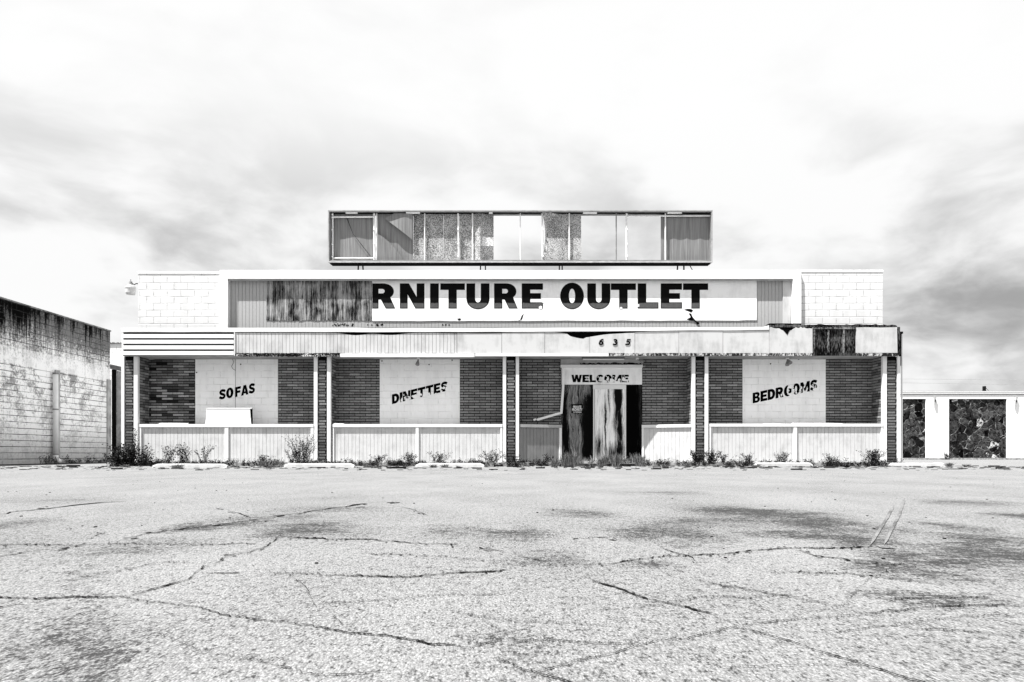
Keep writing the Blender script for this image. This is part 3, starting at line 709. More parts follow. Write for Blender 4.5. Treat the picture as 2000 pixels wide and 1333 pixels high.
# right-end downpipe
m = mb(); m.tube([(wx(1761.2, 20.15), 20.15, wz(650, 20.15)), (wx(1761.2, 20.15), 20.15, .12)], .022, 8); m.build('corner_downpipe', MW, B)
m = mb(); m.pbox(1758.8, 648, 1760, 715, 20.1, .1); m.pbox(1757.5, 648, 1764, 652, 20.05, .2); m.build('gutter_bracket', MSTEEL, B)

# letters on the bay panels
def word(txt, px0, px1, py_top, py_bot, rise, Y, mat, parent, gap=.12, slant=0., thick=.003):
    ws = [G[c][0] for c in txt]; tot = sum(ws) + gap*(len(txt)-1)
    X0, X1 = wx(px0, Y), wx(px1, Y); s = (X1-X0)/tot; z0, z1 = wz(py_bot, Y), wz(py_top, Y); sh = rise*Y/F/(X1-X0)
    x = X0
    for c, w in zip(txt, ws):
        glyph_obj(c, x, x+w*s, z0, z1, Y-.001, mat, parent, shear=sh, xr=X0, thick=thick, slant=slant); x += (w+gap)*s
YL = YB-.0225
Wd = lambda t: (lambda o: (setattr(o, 'parent', B), o)[1])((lambda o: (C.objects.link(o), o)[1])(bpy.data.objects.new(t, None)))
w1 = Wd('painted_word'); word('SO', 428, 456, 762, 781.5, 5.2, YL, MLET, w1, .06); word('FAS', 459, 498, 757, 776.5, 9, YL, MLET, w1, .04)
w2 = Wd('painted_word'); word('DINETTES', 765.5, 874, 771, 790, 26.5, YL, MLET, w2, .055)
w3 = Wd('painted_word'); word('BEDROOMS', 1470, 1596, 768, 788.5, 27, YL, MLET, w3, .055)
w4 = Wd('painted_word'); word('WELCOME', 1116, 1228, 732.5, 747, 0, YD-.031, MLET, w4, .06)
for cx, cy, rx, ry in ((785,781,2.5,4.5),(796,778,7,4.5),(811,775,8,4.5),(822,771,3,2.5),(789,772,1.5,2),(838,770,2.5,3),(851,770,3,2.5),(872,760,3.5,5),(862,764,2.5,1.5)):
    flake(w2, cx, cy, rx, ry, YL-.002, MPANEL)
for cx, cy, rx, ry in ((1544,756,7,5),(1545,770,7,2.5),(1549,763,3.5,5.5),(1563,764,2.5,6),(1592,761,6,4),(1565,758,2,3.5),(1573,769,2,2.5),(1560,772,3,2)):
    flake(w3, cx, cy, rx, ry, YL-.002, MPANEL)
for cx, cy, rx, ry in ((1173,744,4,2.5),(1180,745,7,2.6),(1195,744,5.5,4.5),(1203,739,2.5,4),(1210,744,4.5,4),(1218,741,3.5,4),(1222,744,2.5,1.5),(1186,742,2,2),(1146,740.5,2,.9)):
    flake(w4, cx, cy, rx, ry, YD-.035, MWd)
for w_, mt, yy, pts in ((w2, MPANEL, YL, [(781,784),(791,781),(800,786),(808,780),(803,789),(818,784),(826,775),(833,776),(846,774),(857,771),(868,757),(874,751),(795,776)]),
                        (w3, MPANEL, YL, [(1540,763),(1556,768),(1563,765),(1570,757),(1576,760),(1582,766),(1587,752),(1594,755),(1526,771),(1550,752)]),
                        (w4, MWd, YD-.033, [(1168,737),(1177,741),(1184,736),(1190,745),(1198,736),(1205,739),(1212,745),(1220,735),(1226,744),(1150,744),(1136,741)])):
    for a_, b_ in pts: flake(w_, a_+U(-1, 1), b_+U(-1, 1), U(1, 2.6), U(1, 3.4), yy-.002, mt, 9, .6)
# house number
for ch, x0, x1 in (('6',1168.8,1178.2),('3',1196.6,1205.6),('5',1221,1230.4)):
    glyph_obj(ch, wx(x0, YF), wx(x1, YF), wz(674.6, YF), wz(662.8, YF), YF-.018, MLET, B, slant=.1, thick=.012, name='house_number')
# stray light patch of unpainted wall, screw marks, wires
m = mb(); m.pbox(504, 713, 515, 725, YL-.002, .002); m.build('bare_patch', m_flat('bare_pale_patch', .86, .8, .05), B)
m = mb(); m.tube([(wx(a, YB-.05), YB-.05, wz(b, YB-.05)) for a, b in ((452,700),(456,706),(455,711),(452,716),(455,721),(460,724))], .006, 5); m.build('loose_wire', MSTEEL, B)
m = mb(); m.pbox(459.3, 702, 460.3, 800, YL-.004, .005); m.build('panel_seam', MGREY, B)
m = mb()
for a, b in ((384,728),(470,712),(746,705.5),(838,712.5),(883,704),(1489,701),(1505,711),(1560,702)): m.tube([p(a, b, YL), p(a, b, YL-.03)], .02, 8)
m.build('fixing_stub', MSTEEL, B)

# ================================================================== OUTLET SIGN
S1 = thing('shop_sign', 'long white board reading RNITURE OUTLET, its left end torn off to bare wood', 'sign', (0, YR, wz(590, YR)))
so_ = parent_world(S1)
YN = YR-.018
m = MB(so_); n = 40
bt = [(727+751*j/n, 627.6 - 1.3*j/n + wav(j*40, 8)*1.1) for j in range(n, -1, -1)]
m.prism([(727, 546), (1478, 544.5)] + bt, YN, .017); m.build('board', m_paint('sign_board_paint', .80, .35, .7, .6, 2.), S1)
m = MB(so_); x = 520.
while x < 726:
    w = U(4.5, 6.6); xe = min(x+w, 727); m.prism([(x, 547), (xe-.5, 547), (xe-.5, 626.5+U(-.8, .8)), (x, 626.5+U(-.8, .8))], YR-.012+U(-.003, .003), .011); x += w+.2
m.build('bare_wood', MPLANK, S1)
lets = [('N',781,829),('I',840,857),('T',860,908),('U',911,956),('R',965,1011),('E',1019,1060.5),('O',1094,1140.5),('U',1147,1192),('T',1193,1242),('L',1245.5,1286),('E',1290.5,1332),('T',1334,1383)]
zb, zt = wz(603, YN), wz(554, YN)
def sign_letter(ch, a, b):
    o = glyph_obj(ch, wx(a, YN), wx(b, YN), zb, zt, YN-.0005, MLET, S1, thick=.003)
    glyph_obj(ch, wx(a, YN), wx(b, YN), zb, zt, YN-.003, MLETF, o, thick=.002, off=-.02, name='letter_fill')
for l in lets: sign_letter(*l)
w_, lp = G['R']; G['Rcut'] = (.845, [[(max(0, a-.105), b) for a, b in q] for q in lp])
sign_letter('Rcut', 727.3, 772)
for cx, cy, rx, ry in ((1056,601,4,3.5),(1213,602,3,2),(1247,597,2,3),(1060,590,2,2)): flake(S1, cx, cy, rx, ry, YN-.0045, bpy.data.materials['sign_board_paint'])
for pts in ([(1336,605),(1343,603.5),(1350,604),(1354,607),(1350,611),(1346,609),(1340,607)], [(1345,612),(1350,613),(1353,620),(1360,628),(1365,630),(1367,634),(1362,634),(1356,627),(1346,626),(1341,624),(1349,620)],
            [(1016,625),(1019,617),(1023,613),(1021,620),(1019,625),(1012,627)], [(893,623),(899,622),(901,625),(896,627)]):
    m = MB(so_); m.prism(pts, YN-.003, .002); m.build('torn_gap', MBLACK, S1)

# ================================================================== ROOF SIGN
YG = 20.95
RS = thing('roof_sign', 'empty rusting rooftop sign cabinet with torn sheets standing above the store', 'sign', (0, YG, wz(512, YG)))
ro = parent_world(RS); D_ = .34
def rm(): return MB(ro)
m = rm()
def fr(x0, y0, x1, y1): m.pbox(x0, y0, x1, y1, YG, D_)
fr(641, 411.5, 1391.5, 414.3); fr(641, 508.2, 1391.5, 512.2); fr(641, 414.31, 643.8, 508.19); fr(1388.8, 414.31, 1391.5, 508.19)
m.build('frame', MALU, RS)
m = rm(); m.pbox(640.5, 410.8, 1392, 413, YG-.03, .03); m.pbox(640.5, 510, 1392, 513, YG-.03, .03); m.pbox(640.5, 413.01, 642.6, 509.99, YG-.03, .03); m.pbox(1389.9, 413.01, 1392, 509.99, YG-.03, .03); m.build('face_rim', m_flat('rim_metal', .30, .5, .2, 8), RS)
m = rm(); m.pbox(644, 414.5, 1388.6, 416.2, YG+.05, .10); m.build('inner_top_strip', MBLACK, RS)
m = rm(); m.pbox(644, 512.4, 1388.5, 514.2, YG+.02, D_-.0); m.build('bottom_channel', MSTEEL, RS)
YG2 = YG+.15
def sheet(x0, x1, y0, y1, mat, fn=None, label=None, nx=14, ny=14, edge=None, Y=YG2):
    m = rm(); g_ = []
    for i in range(nx+1):
        col = []
        for j in range(ny+1):
            px = x0+(x1-x0)*i/nx; py = y0+(y1-y0)*j/ny
            if edge: px, py = edge(px, py, i/nx, j/ny)
            d = fn(i/nx, j/ny) if fn else 0
            col.append((wx(px, Y), Y+d, wz(py, Y)))
        g_.append(col)
    for i in range(nx):
        for j in range(ny): m.face([g_[i][j], g_[i][j+1], g_[i+1][j+1], g_[i+1][j]][::1])
    o = m.build('backing_sheet', mat, RS, smooth=bool(fn) and mat is MSPECK)
    if label: o['label'] = label
    return o
sheet(651, 731, 415.5, 509.5, MSHEET, lambda u, v: .008*math.sin(u*9), 'flat dull metal sheet at the left end')
sheet(737, 807, 415.5, 509.5, MSHEET, lambda u, v: .05*math.sin(u*3.1)*v, 'buckled dull metal sheet')
# loose corner curling forward
m = rm(); n_ = 10
for i in range(n_):
    for q in (0,):
        t0, t1 = i/n_, (i+1)/n_
        def pt(t, e): 
            a = (752 + (806-752)*t, 428 + (470-428)*t) if e else (770+(806-770)*t, 418+(420-418)*t)
            return (wx(a[0], YG2-.05), YG2-.09-.05*math.sin(t*2.5), wz(a[1], YG2-.05))
        m.face([pt(t0, 0), pt(t0, 1), pt(t1, 1), pt(t1, 0)])
m.build('curled_flap', MSHEET, RS, smooth=True)
m = rm()
def cv(t): return (737+53*t, 458+52*t**1.5)
for i in range(12):
    t0, t1 = i/12, (i+1)/12; a = cv(t0); b = cv(t1); Y = YG2-.10
    m.face([(wx(a[0], Y), Y+.06*t0, wz(a[1], Y)), (wx(a[0], Y), Y+.06, wz(509.5, Y)), (wx(b[0], Y), Y+.06, wz(509.5, Y)), (wx(b[0], Y), Y+.06*t1, wz(b[1], Y))])
m.build('curled_flap', MSHEET, RS, smooth=True)
sheet(807.5, 866, 417, 509.5, MSPECK, lambda u, v: .015*math.sin(v*6))
sheet(866.5, 896, 417, 509.5, MSPECK)
sheet(897, 922.5, 417, 509.5, MSPECK, lambda u, v: .01*u)
sheet(924, 964, 415.5, 509.5, MSPECK, lambda u, v: -.13*max(0, 1-abs(u-.33)*3.0)*(.5+.5*v) - .12*max(0, 1-abs(v-.72)*5)*u, 'crumpled speckled sheet')
sheet(1058, 1135, 415.5, 509.5, MSPECK, lambda u, v: -.145*min(1, 1.6*max(0, 1-u/.5-v/.42)) - .10*max(0, 1-u/.45)*max(0, (v-.5)*2) , 'curling speckled sheet beside the right-hand gap',
      edge=lambda px, py, u, v: (px + (7*math.sin(v*3.1) if u < .1 else 0), py))
sheet(1290.5, 1388.5, 415.5, 509.5, MSHEET, lambda u, v: .012*abs(math.sin(u*12)), 'ribbed dull metal sheet at the right end', nx=40)
# tubes
def rtube(pts, r, mat=MPOLE, nm='upright_tube', Y=YG+.09, bolts=()):
    m = rm(); m.tube([(wx(a, Y), Y, wz(b, Y)) for a, b in pts], r, 8)
    for a, b in bolts: m.tube([(wx(a-1.4, Y), Y-.03, wz(b, Y)), (wx(a+1.4, Y), Y-.03, wz(b, Y))], .028, 6)
    m.build(nm, mat, RS)
bl = lambda x: [(x, y) for y in (420, 426, 450, 478, 502)]
rtube([(650, 415), (650, 509)], .022, bolts=bl(650)); rtube([(731, 415), (731, 509)], .03, bolts=bl(731)); rtube([(736, 415), (735, 509)], .016)
rtube([(650, 424.5), (730, 424)], .026, nm='cross_tube'); rtube([(650, 505), (730, 505)], .026, nm='cross_tube')
rtube([(829.5, 416), (829.5, 509)], .018); rtube([(894.5, 415), (896.5, 509)], .026, bolts=bl(895)); rtube([(923, 416), (923, 509)], .02)
rtube([(1016, 415), (1016.5, 509)], .016); rtube([(1059, 415), (1060, 509)], .026, bolts=bl(1060)); rtube([(1111.8, 416), (1111.8, 509)], .02)
rtube([(1203.5, 415), (1203.5, 509)], .018, MALU); rtube([(1223.5, 415), (1224, 509)], .026, bolts=bl(1224)); rtube([(1299.5, 415), (1299.5, 509)], .022)
rtube([(1224, 422.5), (1388, 422)], .022, nm='cross_tube')
m = rm()
for i in range(3): m.tube([(wx(675+i*.6, YG+.12), YG+.12, wz(419, YG)), (wx(688, YG), YG+.1, wz(455, YG)), (wx(722+i, YG), YG+.1, wz(500, YG))], .004, 4)
m.build('loose_wire', MSTEEL, RS)
m = rm()
for a, b in ((675, 698), (793, 820), (955, 962), (1139, 1166), (1304, 1332)): m.pbox(a, 414.4, b, 417, YG-.01, .05)
m.build('clip', MPOLE, RS)
for a, dx in ((698.5, -.5), (707, 1), (937.5, -.5), (946.5, .8), (1091.5, 0), (1097, 0), (1323, -1), (1335, 0)):
    m = rm(); Y = YG+.1
    m.prism([(a, 513.5), (a+2.2, 513.5), (a+2.2+dx, 533), (a+dx, 533)], Y, .05); m.build('leg', MSTEEL, RS)
m = rm(); Y = YG+.1; m.tube([(wx(1344, Y), Y, wz(513, Y)), (wx(1354, Y), Y, wz(531, Y))], .012, 6); m.build('brace', MSTEEL, RS)

# ================================================================== LAMPS, small things
def lathe(m, prof, cx, cy, n=20, mi=0):
    for i in range(len(prof)-1):
        (r0, z0), (r1, z1) = prof[i], prof[i+1]
        for k in range(n):
            a, b = 2*math.pi*k/n, 2*math.pi*(k+1)/n
            m.face([(cx+r0*math.cos(a), cy+r0*math.sin(a), z0), (cx+r0*math.cos(b), cy+r0*math.sin(b), z0), (cx+r1*math.cos(b), cy+r1*math.sin(b), z1), (cx+r1*math.cos(a), cy+r1*math.sin(a), z1)], mi)
YY = 20.75; lx = wx(255, YY); zt_ = wz(546, YY); zb_ = wz(576, YY)
T = thing('yard_light', 'grey barn light with frosted bowl hanging off the left parapet corner', 'lamp', (lx, YY, zb_)); o_ = parent_world(T)
m = MB(o_); lathe(m, [(0, zt_+.01), (.015, zt_), (.015, zt_-.06), (.05, zt_-.07), (.055, zt_-.16), (.07, zt_-.18), (.13, zt_-.22), (.155, zt_-.26)], lx, YY); m.build('housing', m_flat('grey_lamp_paint', .32, .5), T, smooth=True)
m = MB(o_); lathe(m, [(.155, zt_-.26), (.158, zt_-.275), (.148, zt_-.28), (.14, zb_+.05), (.125, zb_+.01), (.0, zb_)], lx, YY); m.build('bowl', MGLASS, T, smooth=True)
m = MB(o_); m.tube([(lx+.05, YY, zt_-.13), (lx+.12, YY, zt_-.16), (lx+.17, YY, zt_-.13), (lx+.26, YY, zt_-.14)], .014, 6); m.build('arm', MSTEEL, T)

def flood(px, py, Y, label, dirs):
    T = thing('flood_lamp', label, 'lamp', (wx(px, Y), Y, zs), group='lamps under the canopy'); o_ = parent_world(T)
    m = MB(o_); m.tube([(o_.x, Y, zs), (o_.x, Y, zs-.05)], .05, 12); m.build('mount', MW, T)
    for dx, dz in dirs:
        a = Vector((o_.x, Y, zs-.045)); d = Vector((dx, -.5, dz)).normalized()
        m = MB(o_); m.tube([a, a+d*.06, a+d*.10, a+d*.19, a+d*.20], [.022, .025, .04, .062, .055], 14); m.build('bulb', MALU, T, smooth=True)
flood(817, 708, 20.3, 'dark spotlight hanging above the word DINETTES', [(-.1, -1)])
flood(1538, 705, 20.3, 'double spotlight hanging above the word BEDROOMS', [(.1, -.45), (-.25, -1.4)])
flood(1245, 704, 20.3, 'small tilted spotlight right of the tube light over the entrance', [(.9, -.5)])
T = thing('tube_light', 'white fluorescent tube fitting under the canopy over the entrance', 'lamp', (wx(1178, 20.1), 20.1, zs-.06)); o_ = parent_world(T)
m = MB(o_); m.pbox(1137, 697.2, 1220, 700.5, 20.1, .12); m.build('housing', m_flat('dark_housing', .12), T)
m = MB(o_); m.tube([(wx(1139, 20.12), 20.14, wz(702, 20.12)), (wx(1219, 20.12), 20.14, wz(702, 20.12))], .02, 10); m.build('tube', MW, T)

# private property sign
YQ = YD-.018
T = thing('warning_sign', 'small black PRIVATE PROPERTY sign on the left plywood sheet', 'sign', (wx(1127, YQ), YQ, wz(799, YQ))); o_ = parent_world(T)
m = MB(o_); m.pbox(1116, 790, 1138.5, 807.5, YQ, .006); m.build('plate', MLET, T)
def txt(s, px, py, size, Y, mat, parent, wpx):
    cu = bpy.data.curves.new('t', 'FONT'); cu.body = s; cu.size = size; cu.align_x = 'CENTER'; cu.extrude = .001; cu.offset = size*.03
    t_ = bpy.data.objects.new('t', cu); me = bpy.data.meshes.new_from_object(t_); bpy.data.objects.remove(t_)
    w = max(v.co.x for v in me.vertices) - min(v.co.x for v in me.vertices); k = wpx*Y/F/w
    for v in me.vertices: v.co = (v.co.x*k, -v.co.z*1.0, v.co.y)
    me.materials.clear(); me.materials.append(mat); me.name = 'lettering'
    o = bpy.data.objects.new('lettering', me); C.objects.link(o); o.parent = parent; o.location = Vector((wx(px, Y), Y, wz(py, Y)))-parent_world(parent); return o
txt('PRIVATE', 1127.3, 797.6, .105, YQ-.002, MW, T, 16); txt('PROPERTY', 1127.3, 803, .105, YQ-.002, MW, T, 20); txt('NO TRESPASSING', 1127.5, 806.3, .04, YQ-.002, MW, T, 16)

# box and boards on the ledges
zcap = wz(828.8, YP)
T = thing('white_box', 'plain white box lying on its side on the ledge below the word SOFAS', 'box', (wx(446, 20.03), 20.03, zcap)); o_ = parent_world(T)
m = MB(o_); Y = 20.03
m.prism([(403.2, 798), (488, 798), (490, 828.7), (401.3, 828.7)], Y, .09); m.build('shell', MFRAME, T, bevel=.004)
m = MB(o_); m.prism([(402.8, 796.8), (491.4, 796.8), (491.4, 798.9), (402.8, 798.9)], Y-.008, .12); m.prism([(488.2, 799), (491.2, 799), (491.8, 828.6), (490.2, 828.6)], Y+.03, .08, 1); m.build('lid_and_shaded_side', [MW, MBLACK], T)  # black strip paints the box's right side as turned from the sun
def board(px0, px1, th, d, label, tilt=0, y=20.0, mat=MW):
    m = MB((wx((px0+px1)/2, y), y, zcap)); z0 = zcap+.001
    m.prism([(px0, 828.7-0.1), (px1, 828.7), (px1-2, 828.7-th*.6), (px1-20, 828.7-th), (px0+4, 828.7-th-tilt)], y, d)
    o = m.build('loose_board', mat); return tag(o, label, 'board', 'loose boards on the ledges')
board(309, 366, 2.2, .1, 'thin pale board lying on the left end of the SOFAS ledge')
m_ = bpy.data.objects
board(1490, 1528, 1.6, .07, 'short warped board on the left half of the BEDROOMS ledge')
board(1546, 1648, 2.0, .09, 'long thin board along the right half of the BEDROOMS ledge', .4)
board(650, 672, 1.8, .08, 'small broken board on the left end of the DINETTES ledge')

# wheel stops
def wheel_stop(px0, px1, Y, label, hgt=.105, rz=0):
    x0, x1 = wx(px0, Y), wx(px1, Y); L = (x1-x0)/2; cx = (x0+x1)/2
    m = MB((0, 0, 0)); n = 16
    prof = [(-.075, 0), (-.06, .7), (-.04, 1), (.04, 1), (.06, .7), (.075, 0)]
    rows = []
    for i in range(n+1):
        u = -L + 2*L*i/n; e = 1-.45*max(0, abs(u)/L-.93)/.07
        rows.append([(u, a*2.0/2, max(0, b*hgt*(e+U(-.05, .03)))) for a, b in prof])
    for i in range(n):
        for j in range(5): m.face([rows[i][j], rows[i+1][j], rows[i+1][j+1], rows[i][j+1]])
    m.face(rows[0]); m.face(rows[-1][::-1])
    o = m.build('wheel_stop', MCONC); o.location = (cx, Y, 0.0); o.rotation_euler = (0, 0, rz)
    return tag(o, label, 'wheel stop', 'concrete wheel stops before the store')
wheel_stop(300, 445, 17.0, 'white wheel stop in front of the SOFAS bay, left end of the row')
wheel_stop(556, 693, 17.7, 'white wheel stop in front of the brick pier between SOFAS and DINETTES')
wheel_stop(812, 946, 18.1, 'white wheel stop in front of the DINETTES bay')
wheel_stop(1472, 1587, 18.7, 'white wheel stop with weed shadows in front of the BEDROOMS bay', .115, .06)
wheel_stop(1738, 1845, 18.9, 'white wheel stop past the right corner pier, right end of the row', .10, -.04)
m = MB((wx(1150, 19.35), 19.35, 0)); m.prism([(1062, 906), (1100, 901), (1258, 901), (1262, 907)], 19.35, .16)
tag(m.build('door_step', MCONC, bevel=.01), 'low pale concrete step before the boarded entrance', 'step')

# ================================================================== LEFT NEIGHBOUR
XL = -16.4; ZL = 5.33
T = thing('block_building', 'stained grey concrete block building with black streaks along its roofline, left edge', 'building', (XL, 22, 0)); o_ = parent_world(T)
Yend = -XL*F/785
def yl(px): return -XL*F/(1000-px)
m = MB(o_); m.box(XL-14, XL, 8, Yend, -.02, ZL); m.build('wall', MLEFT, T)
m = MB(o_); m.box(XL-14, XL+.03, 8-.03, Yend+.03, ZL, ZL+.05); m.build('coping', m_mottle('stained_coping', .02, .3, 3, 3, .5, .2), T)
for a, b in ((106.5, 115), (208, 214.8)):
    m = MB(o_); m.box(XL, XL+.05, yl(a), yl(b), 0, 3.36); m.build('pilaster', m_flat('grey_render', .36, .9, .35, 2.5), T)
yp = yl(101.5); xr_ = XL+.13
D = bpy.data.objects.new('downpipe', None); C.objects.link(D); D.parent = T; D.location = Vector((xr_, yp, 0)) - o_
m = MB(o_); m.tube([(xr_, yp, 3.22), (xr_, yp, .32)], .085, 14); 
m.build('pipe', m_paint('pipe_paint', .72, .4, .6), D, smooth=True)
m = MB(o_); m.tube([(xr_, yp, .33), (xr_, yp, .22), (xr_+.04, yp-.03, .14), (xr_+.14, yp-.08, .09), (xr_+.2, yp-.1, .12)], .088, 14); m.build('elbow', m_paint('elbow_paint', .66, .4, .6), D, smooth=True)
m = MB(o_)
for z in (.33, 1.93, 3.2): m.tube([(xr_, yp, z-.02), (xr_, yp, z+.02)], .096, 14)
m.build('joint_band', MALU, D)
# flat dark strip on the ground along the wall's foot
m = MB(); m.face([(XL, 9, .005), (XL+1.35, 12, .005), (XL+1.5, 17, .005), (XL+1.15, 21, .005), (XL+1.0, 25, .005), (XL+.6, 28, .005), (XL, 28.5, .005)]) 
tag(m.build('dark_strip', m_flat('dark_strip_ground', .02, 1., .5, 12)), kind='structure')
# rear wall behind the alley and the dark gate
T = thing('rear_building', 'small slice of white block building seen down the alley on the left', 'building', (wx(226, 33), 33, 0)); o_ = parent_world(T)
m = MB(o_); m.box(wx(160, 33), wx(262, 33), 33, 40, -.02, wz(672, 33)); m.build('wall', m_block('alley_block', .72, 'x', .4), T)
m = MB(o_); m.box(wx(159, 33), wx(263, 33), 32.95, 40, wz(672, 33), wz(669.5, 33)); m.build('coping', MMOT, T)
T = thing('alley_gate', 'dark framed metal gate closing the alley beside the left brick pier', 'gate', (wx(228, 28.2), 28.2, 0)); o_ = parent_world(T); Y = 28.2
m = MB(o_); m.prism([(214, 711.5), (262, 722), (262, 731), (214, 720.5)], Y, .1); m.build('top_beam', MALU, T)
m = MB(o_); m.pbox(218.2, 722, 225.5, 903, Y, .1); m.build('post', MSTEEL, T)
m = MB(o_); m.prism([(225.8, 724), (262, 732), (262, 903), (225.8, 903)], Y+.06, .03); m.build('leaf', m_mottle('gate_sheet', .05, .62, .8, .8, .45, .25), T)

# ================================================================== RIGHT NEIGHBOUR
YS2 = 40.
T = thing('stone_panel_building', 'low white building with dark crazy-stone panels at the right edge', 'building', (16+wx(1800, 40)*0+12, YS2, 0)); o_ = parent_world(T)
MRW = m_paint('right_building_paint', .82, .08, .2)
X0 = wx(1700, YS2); X1 = wx(2300, YS2)
pan = [(1763, 1808.5), (1853.5, 1966.5), (2050, 2160)]
m = MB(o_); zt2 = wz(768, YS2)
m.box(X0, X1, YS2+.25, YS2+14, -.02, zt2-.05)
zp = wz(779.5, YS2); m.box(X0, X1, YS2, YS2+.25, zp, zt2-.05)
e = X0
for a, b in pan: m.box(e, wx(a, YS2), YS2, YS2+.25, -.02, zp); e = wx(b, YS2)
m.box(e, X1, YS2, YS2+.25, -.02, zp); m.build('wall', MRW, T)
for a, b in pan:
    m = MB(o_); m.box(wx(a, YS2), wx(b, YS2), YS2+.06, YS2+.22, 0, zp-.002); m.build('stone_panel', MSTONE, T)
m = MB(o_); m.box(X0-.1, X1+.1, YS2-.05, YS2+14.1, zt2-.05, zt2+.10); m.build('roof_edge', MRW, T)
m = MB(o_); m.box(X0-.1, X1+.1, YS2-.03, YS2+.0, zt2-.12, zt2-.052); m.build('roof_drip_strip', MGREY, T)
m = MB(o_); m.box(X0, X1, YS2-.08, YS2-.06, zt2+.102, zt2+.115); m.build('roof_rail', MALU, T)
def wall_light(px, py0, py1, lean, label):
    Y = YS2-.12; T = thing('wall_light', label, 'lamp', (wx(px, Y), Y, wz(py1, Y)), 'strip lights on the white wall at right'); o_ = parent_world(T)
    m = MB(o_); m.prism([(px-1.8+lean, py0), (px+1.8+lean, py0), (px+1.6, py1), (px-2, py1)], Y-.0, .08); m.build('housing', m_flat('wall_light_grey', .35, .5), T)
    m = MB(o_); m.pbox(px-.8+lean/2, (py0+py1)/2-2, px+.8+lean/2, (py0+py1)/2+2, Y-.02, .14); m.build('bracket', MSTEEL, T)
wall_light(1827, 774.5, 791, 0, 'upright strip light between the two stone panels at right')
wall_light(1984, 775.5, 792, 2.8, 'tilted strip light on the white wall at the far right edge')
T = thing('roof_vent', 'tiny dark vent box with guy wires on the roof of the right building', 'vent', (wx(1924.5, 44), 44, zt2+.1)); o_ = parent_world(T)
m = MB(o_); Y = 44; m.box(wx(1922.6, Y), wx(1926.2, Y), Y, Y+.2, zt2+.1, wz(754.5, Y)); m.build('box', MSTEEL, T, bevel=.01)
m = MB(o_); c_ = (wx(1924.4, Y), Y, wz(756.5, Y)); m.tube([c_, (wx(1911, Y), Y, zt2+.1)], .012, 4); m.tube([c_, (wx(1941, Y), Y, zt2+.1)], .012, 4); m.build('guy_wire', MSTEEL, T)
for i, (pa, pb) in enumerate(((740.5, 742.5), (748, 752))):
    Y = 70; m = MB((wx(1900, Y), Y, wz(pa, Y))); pts = [(wx(1600+10*j*10, Y), Y, wz(pa+(pb-pa)*((1600+j*100-1762)/238), Y)) for j in range(-6, 14)]
    m.tube(pts, .014, 5)
    tag(m.build('power_line', m_flat('cable_grey', .25, .9)), ['upper thin power line crossing the sky behind the right building', 'lower thin power line crossing the sky behind the right building'][i], 'power line')
for xo in (wx(1000, 70), wx(2900, 70)):
    pass
m = MB(); m.box(wx(1765, 39.5), wx(2300, 39.5), 39.3, 40.02, -.02, .09)
tag(m.build('path', MSLAB, bevel=.01), kind='structure')

# ================================================================== WEEDS
def leafy(m, base, h, w, n_st, n_lf, ls, up=.6):
    for s_ in range(n_st):
        a = U(0, 6.28); sp = U(.1, 1)*w; tip = Vector((math.cos(a)*sp, math.sin(a)*sp*.45, h*U(.5, 1.05)))
        b0 = base + Vector((U(-.3, .3)*w, U(-.1, .1)*w, 0)); mid = b0 + tip*.5 + Vector((0, 0, h*.1))
        m.tube([b0, mid, b0+tip], [.004, .003, .0015], 4, 1, False)
        for q in range(n_lf):
            t = U(.12, 1); p_ = (b0.lerp(mid, t*2) if t < .5 else mid.lerp(b0+tip, t*2-1)) + Vector((U(-1, 1), U(-1, 1), U(-1, 1)))*ls*1.1
            d = Vector((U(-1, 1), U(-1, 1), U(-.3, 1)*up)).normalized(); sd = d.orthogonal().normalized()
            sd = (sd*math.cos(q) + d.cross(sd)*math.sin(q))*ls*U(.25, .45); l = ls*U(.6, 1.3)
            m.face([p_, p_+d*l*.5+sd, p_+d*l, p_+d*l*.5-sd], 0, U(0, 1)**3.2)
def grassy(m, base, h, w, n, mi=0):
    for s_ in range(n):
        a = U(0, 6.28); b0 = base + Vector((U(-.3, .3)*w, U(-.3, .3)*w, 0)); d = Vector((math.cos(a)*w*U(.2, 1), math.sin(a)*w*.4, h*U(.4, 1)))
        k = d.cross(Vector((0, 1, 0))).normalized()*.006; mid = b0+d*.5+Vector((0, 0, h*.12))
        tn = U(0, 1)
        m.face([b0-k, b0+k, mid+k*.8, mid-k*.8], mi, tn); m.face([mid-k*.8, mid+k*.8, b0+d], mi, tn)
GRP = 'weed clumps along the foot of the store'
def bush(px, Y, h, w, ns, nl, ls, label, z=.0, name='weed_bush', cat='bush'):
    x = wx(px, Y); m = MB((x, Y, z)); leafy(m, Vector((x, Y, z)), h, w, ns, nl, ls)
    return tag(m.build(name, [MLEAF, MSTEM]), label, cat, GRP)
bush(250, 19.3, .62, .55, 46, 34, .055, 'dense dark bush at the foot of the left corner pier')
bush(232, 19.1, .32, .5, 30, 24, .06, 'low broad-leaved bush spreading left of the left corner pier')
bush(262, 19.75, 1.0, .10, 9, 30, .045, 'dark vine climbing the right post of the left corner pier', .1)
bush(282, 19.3, .48, .35, 24, 26, .045, 'dark bush between the left corner pier and the SOFAS low wall')
bush(330, 19.35, .5, .35, 14, 22, .04, 'leafy weed by the left panel of the SOFAS low wall', .1)
bush(362, 19.4, .55, .45, 22, 22, .04, 'tall twiggy weed before the middle of the left SOFAS panel', .1)
bush(398, 19.4, .55, .35, 14, 20, .035, 'thin weed beside the centre post of the SOFAS low wall', .1)
bush(592, 19.35, .80, .50, 46, 26, .034, 'big twiggy bush left of the pier between SOFAS and DINETTES', .1)
bush(575, 19.3, .42, .40, 22, 20, .035, 'low bush leaning off the big twiggy bush', .1)
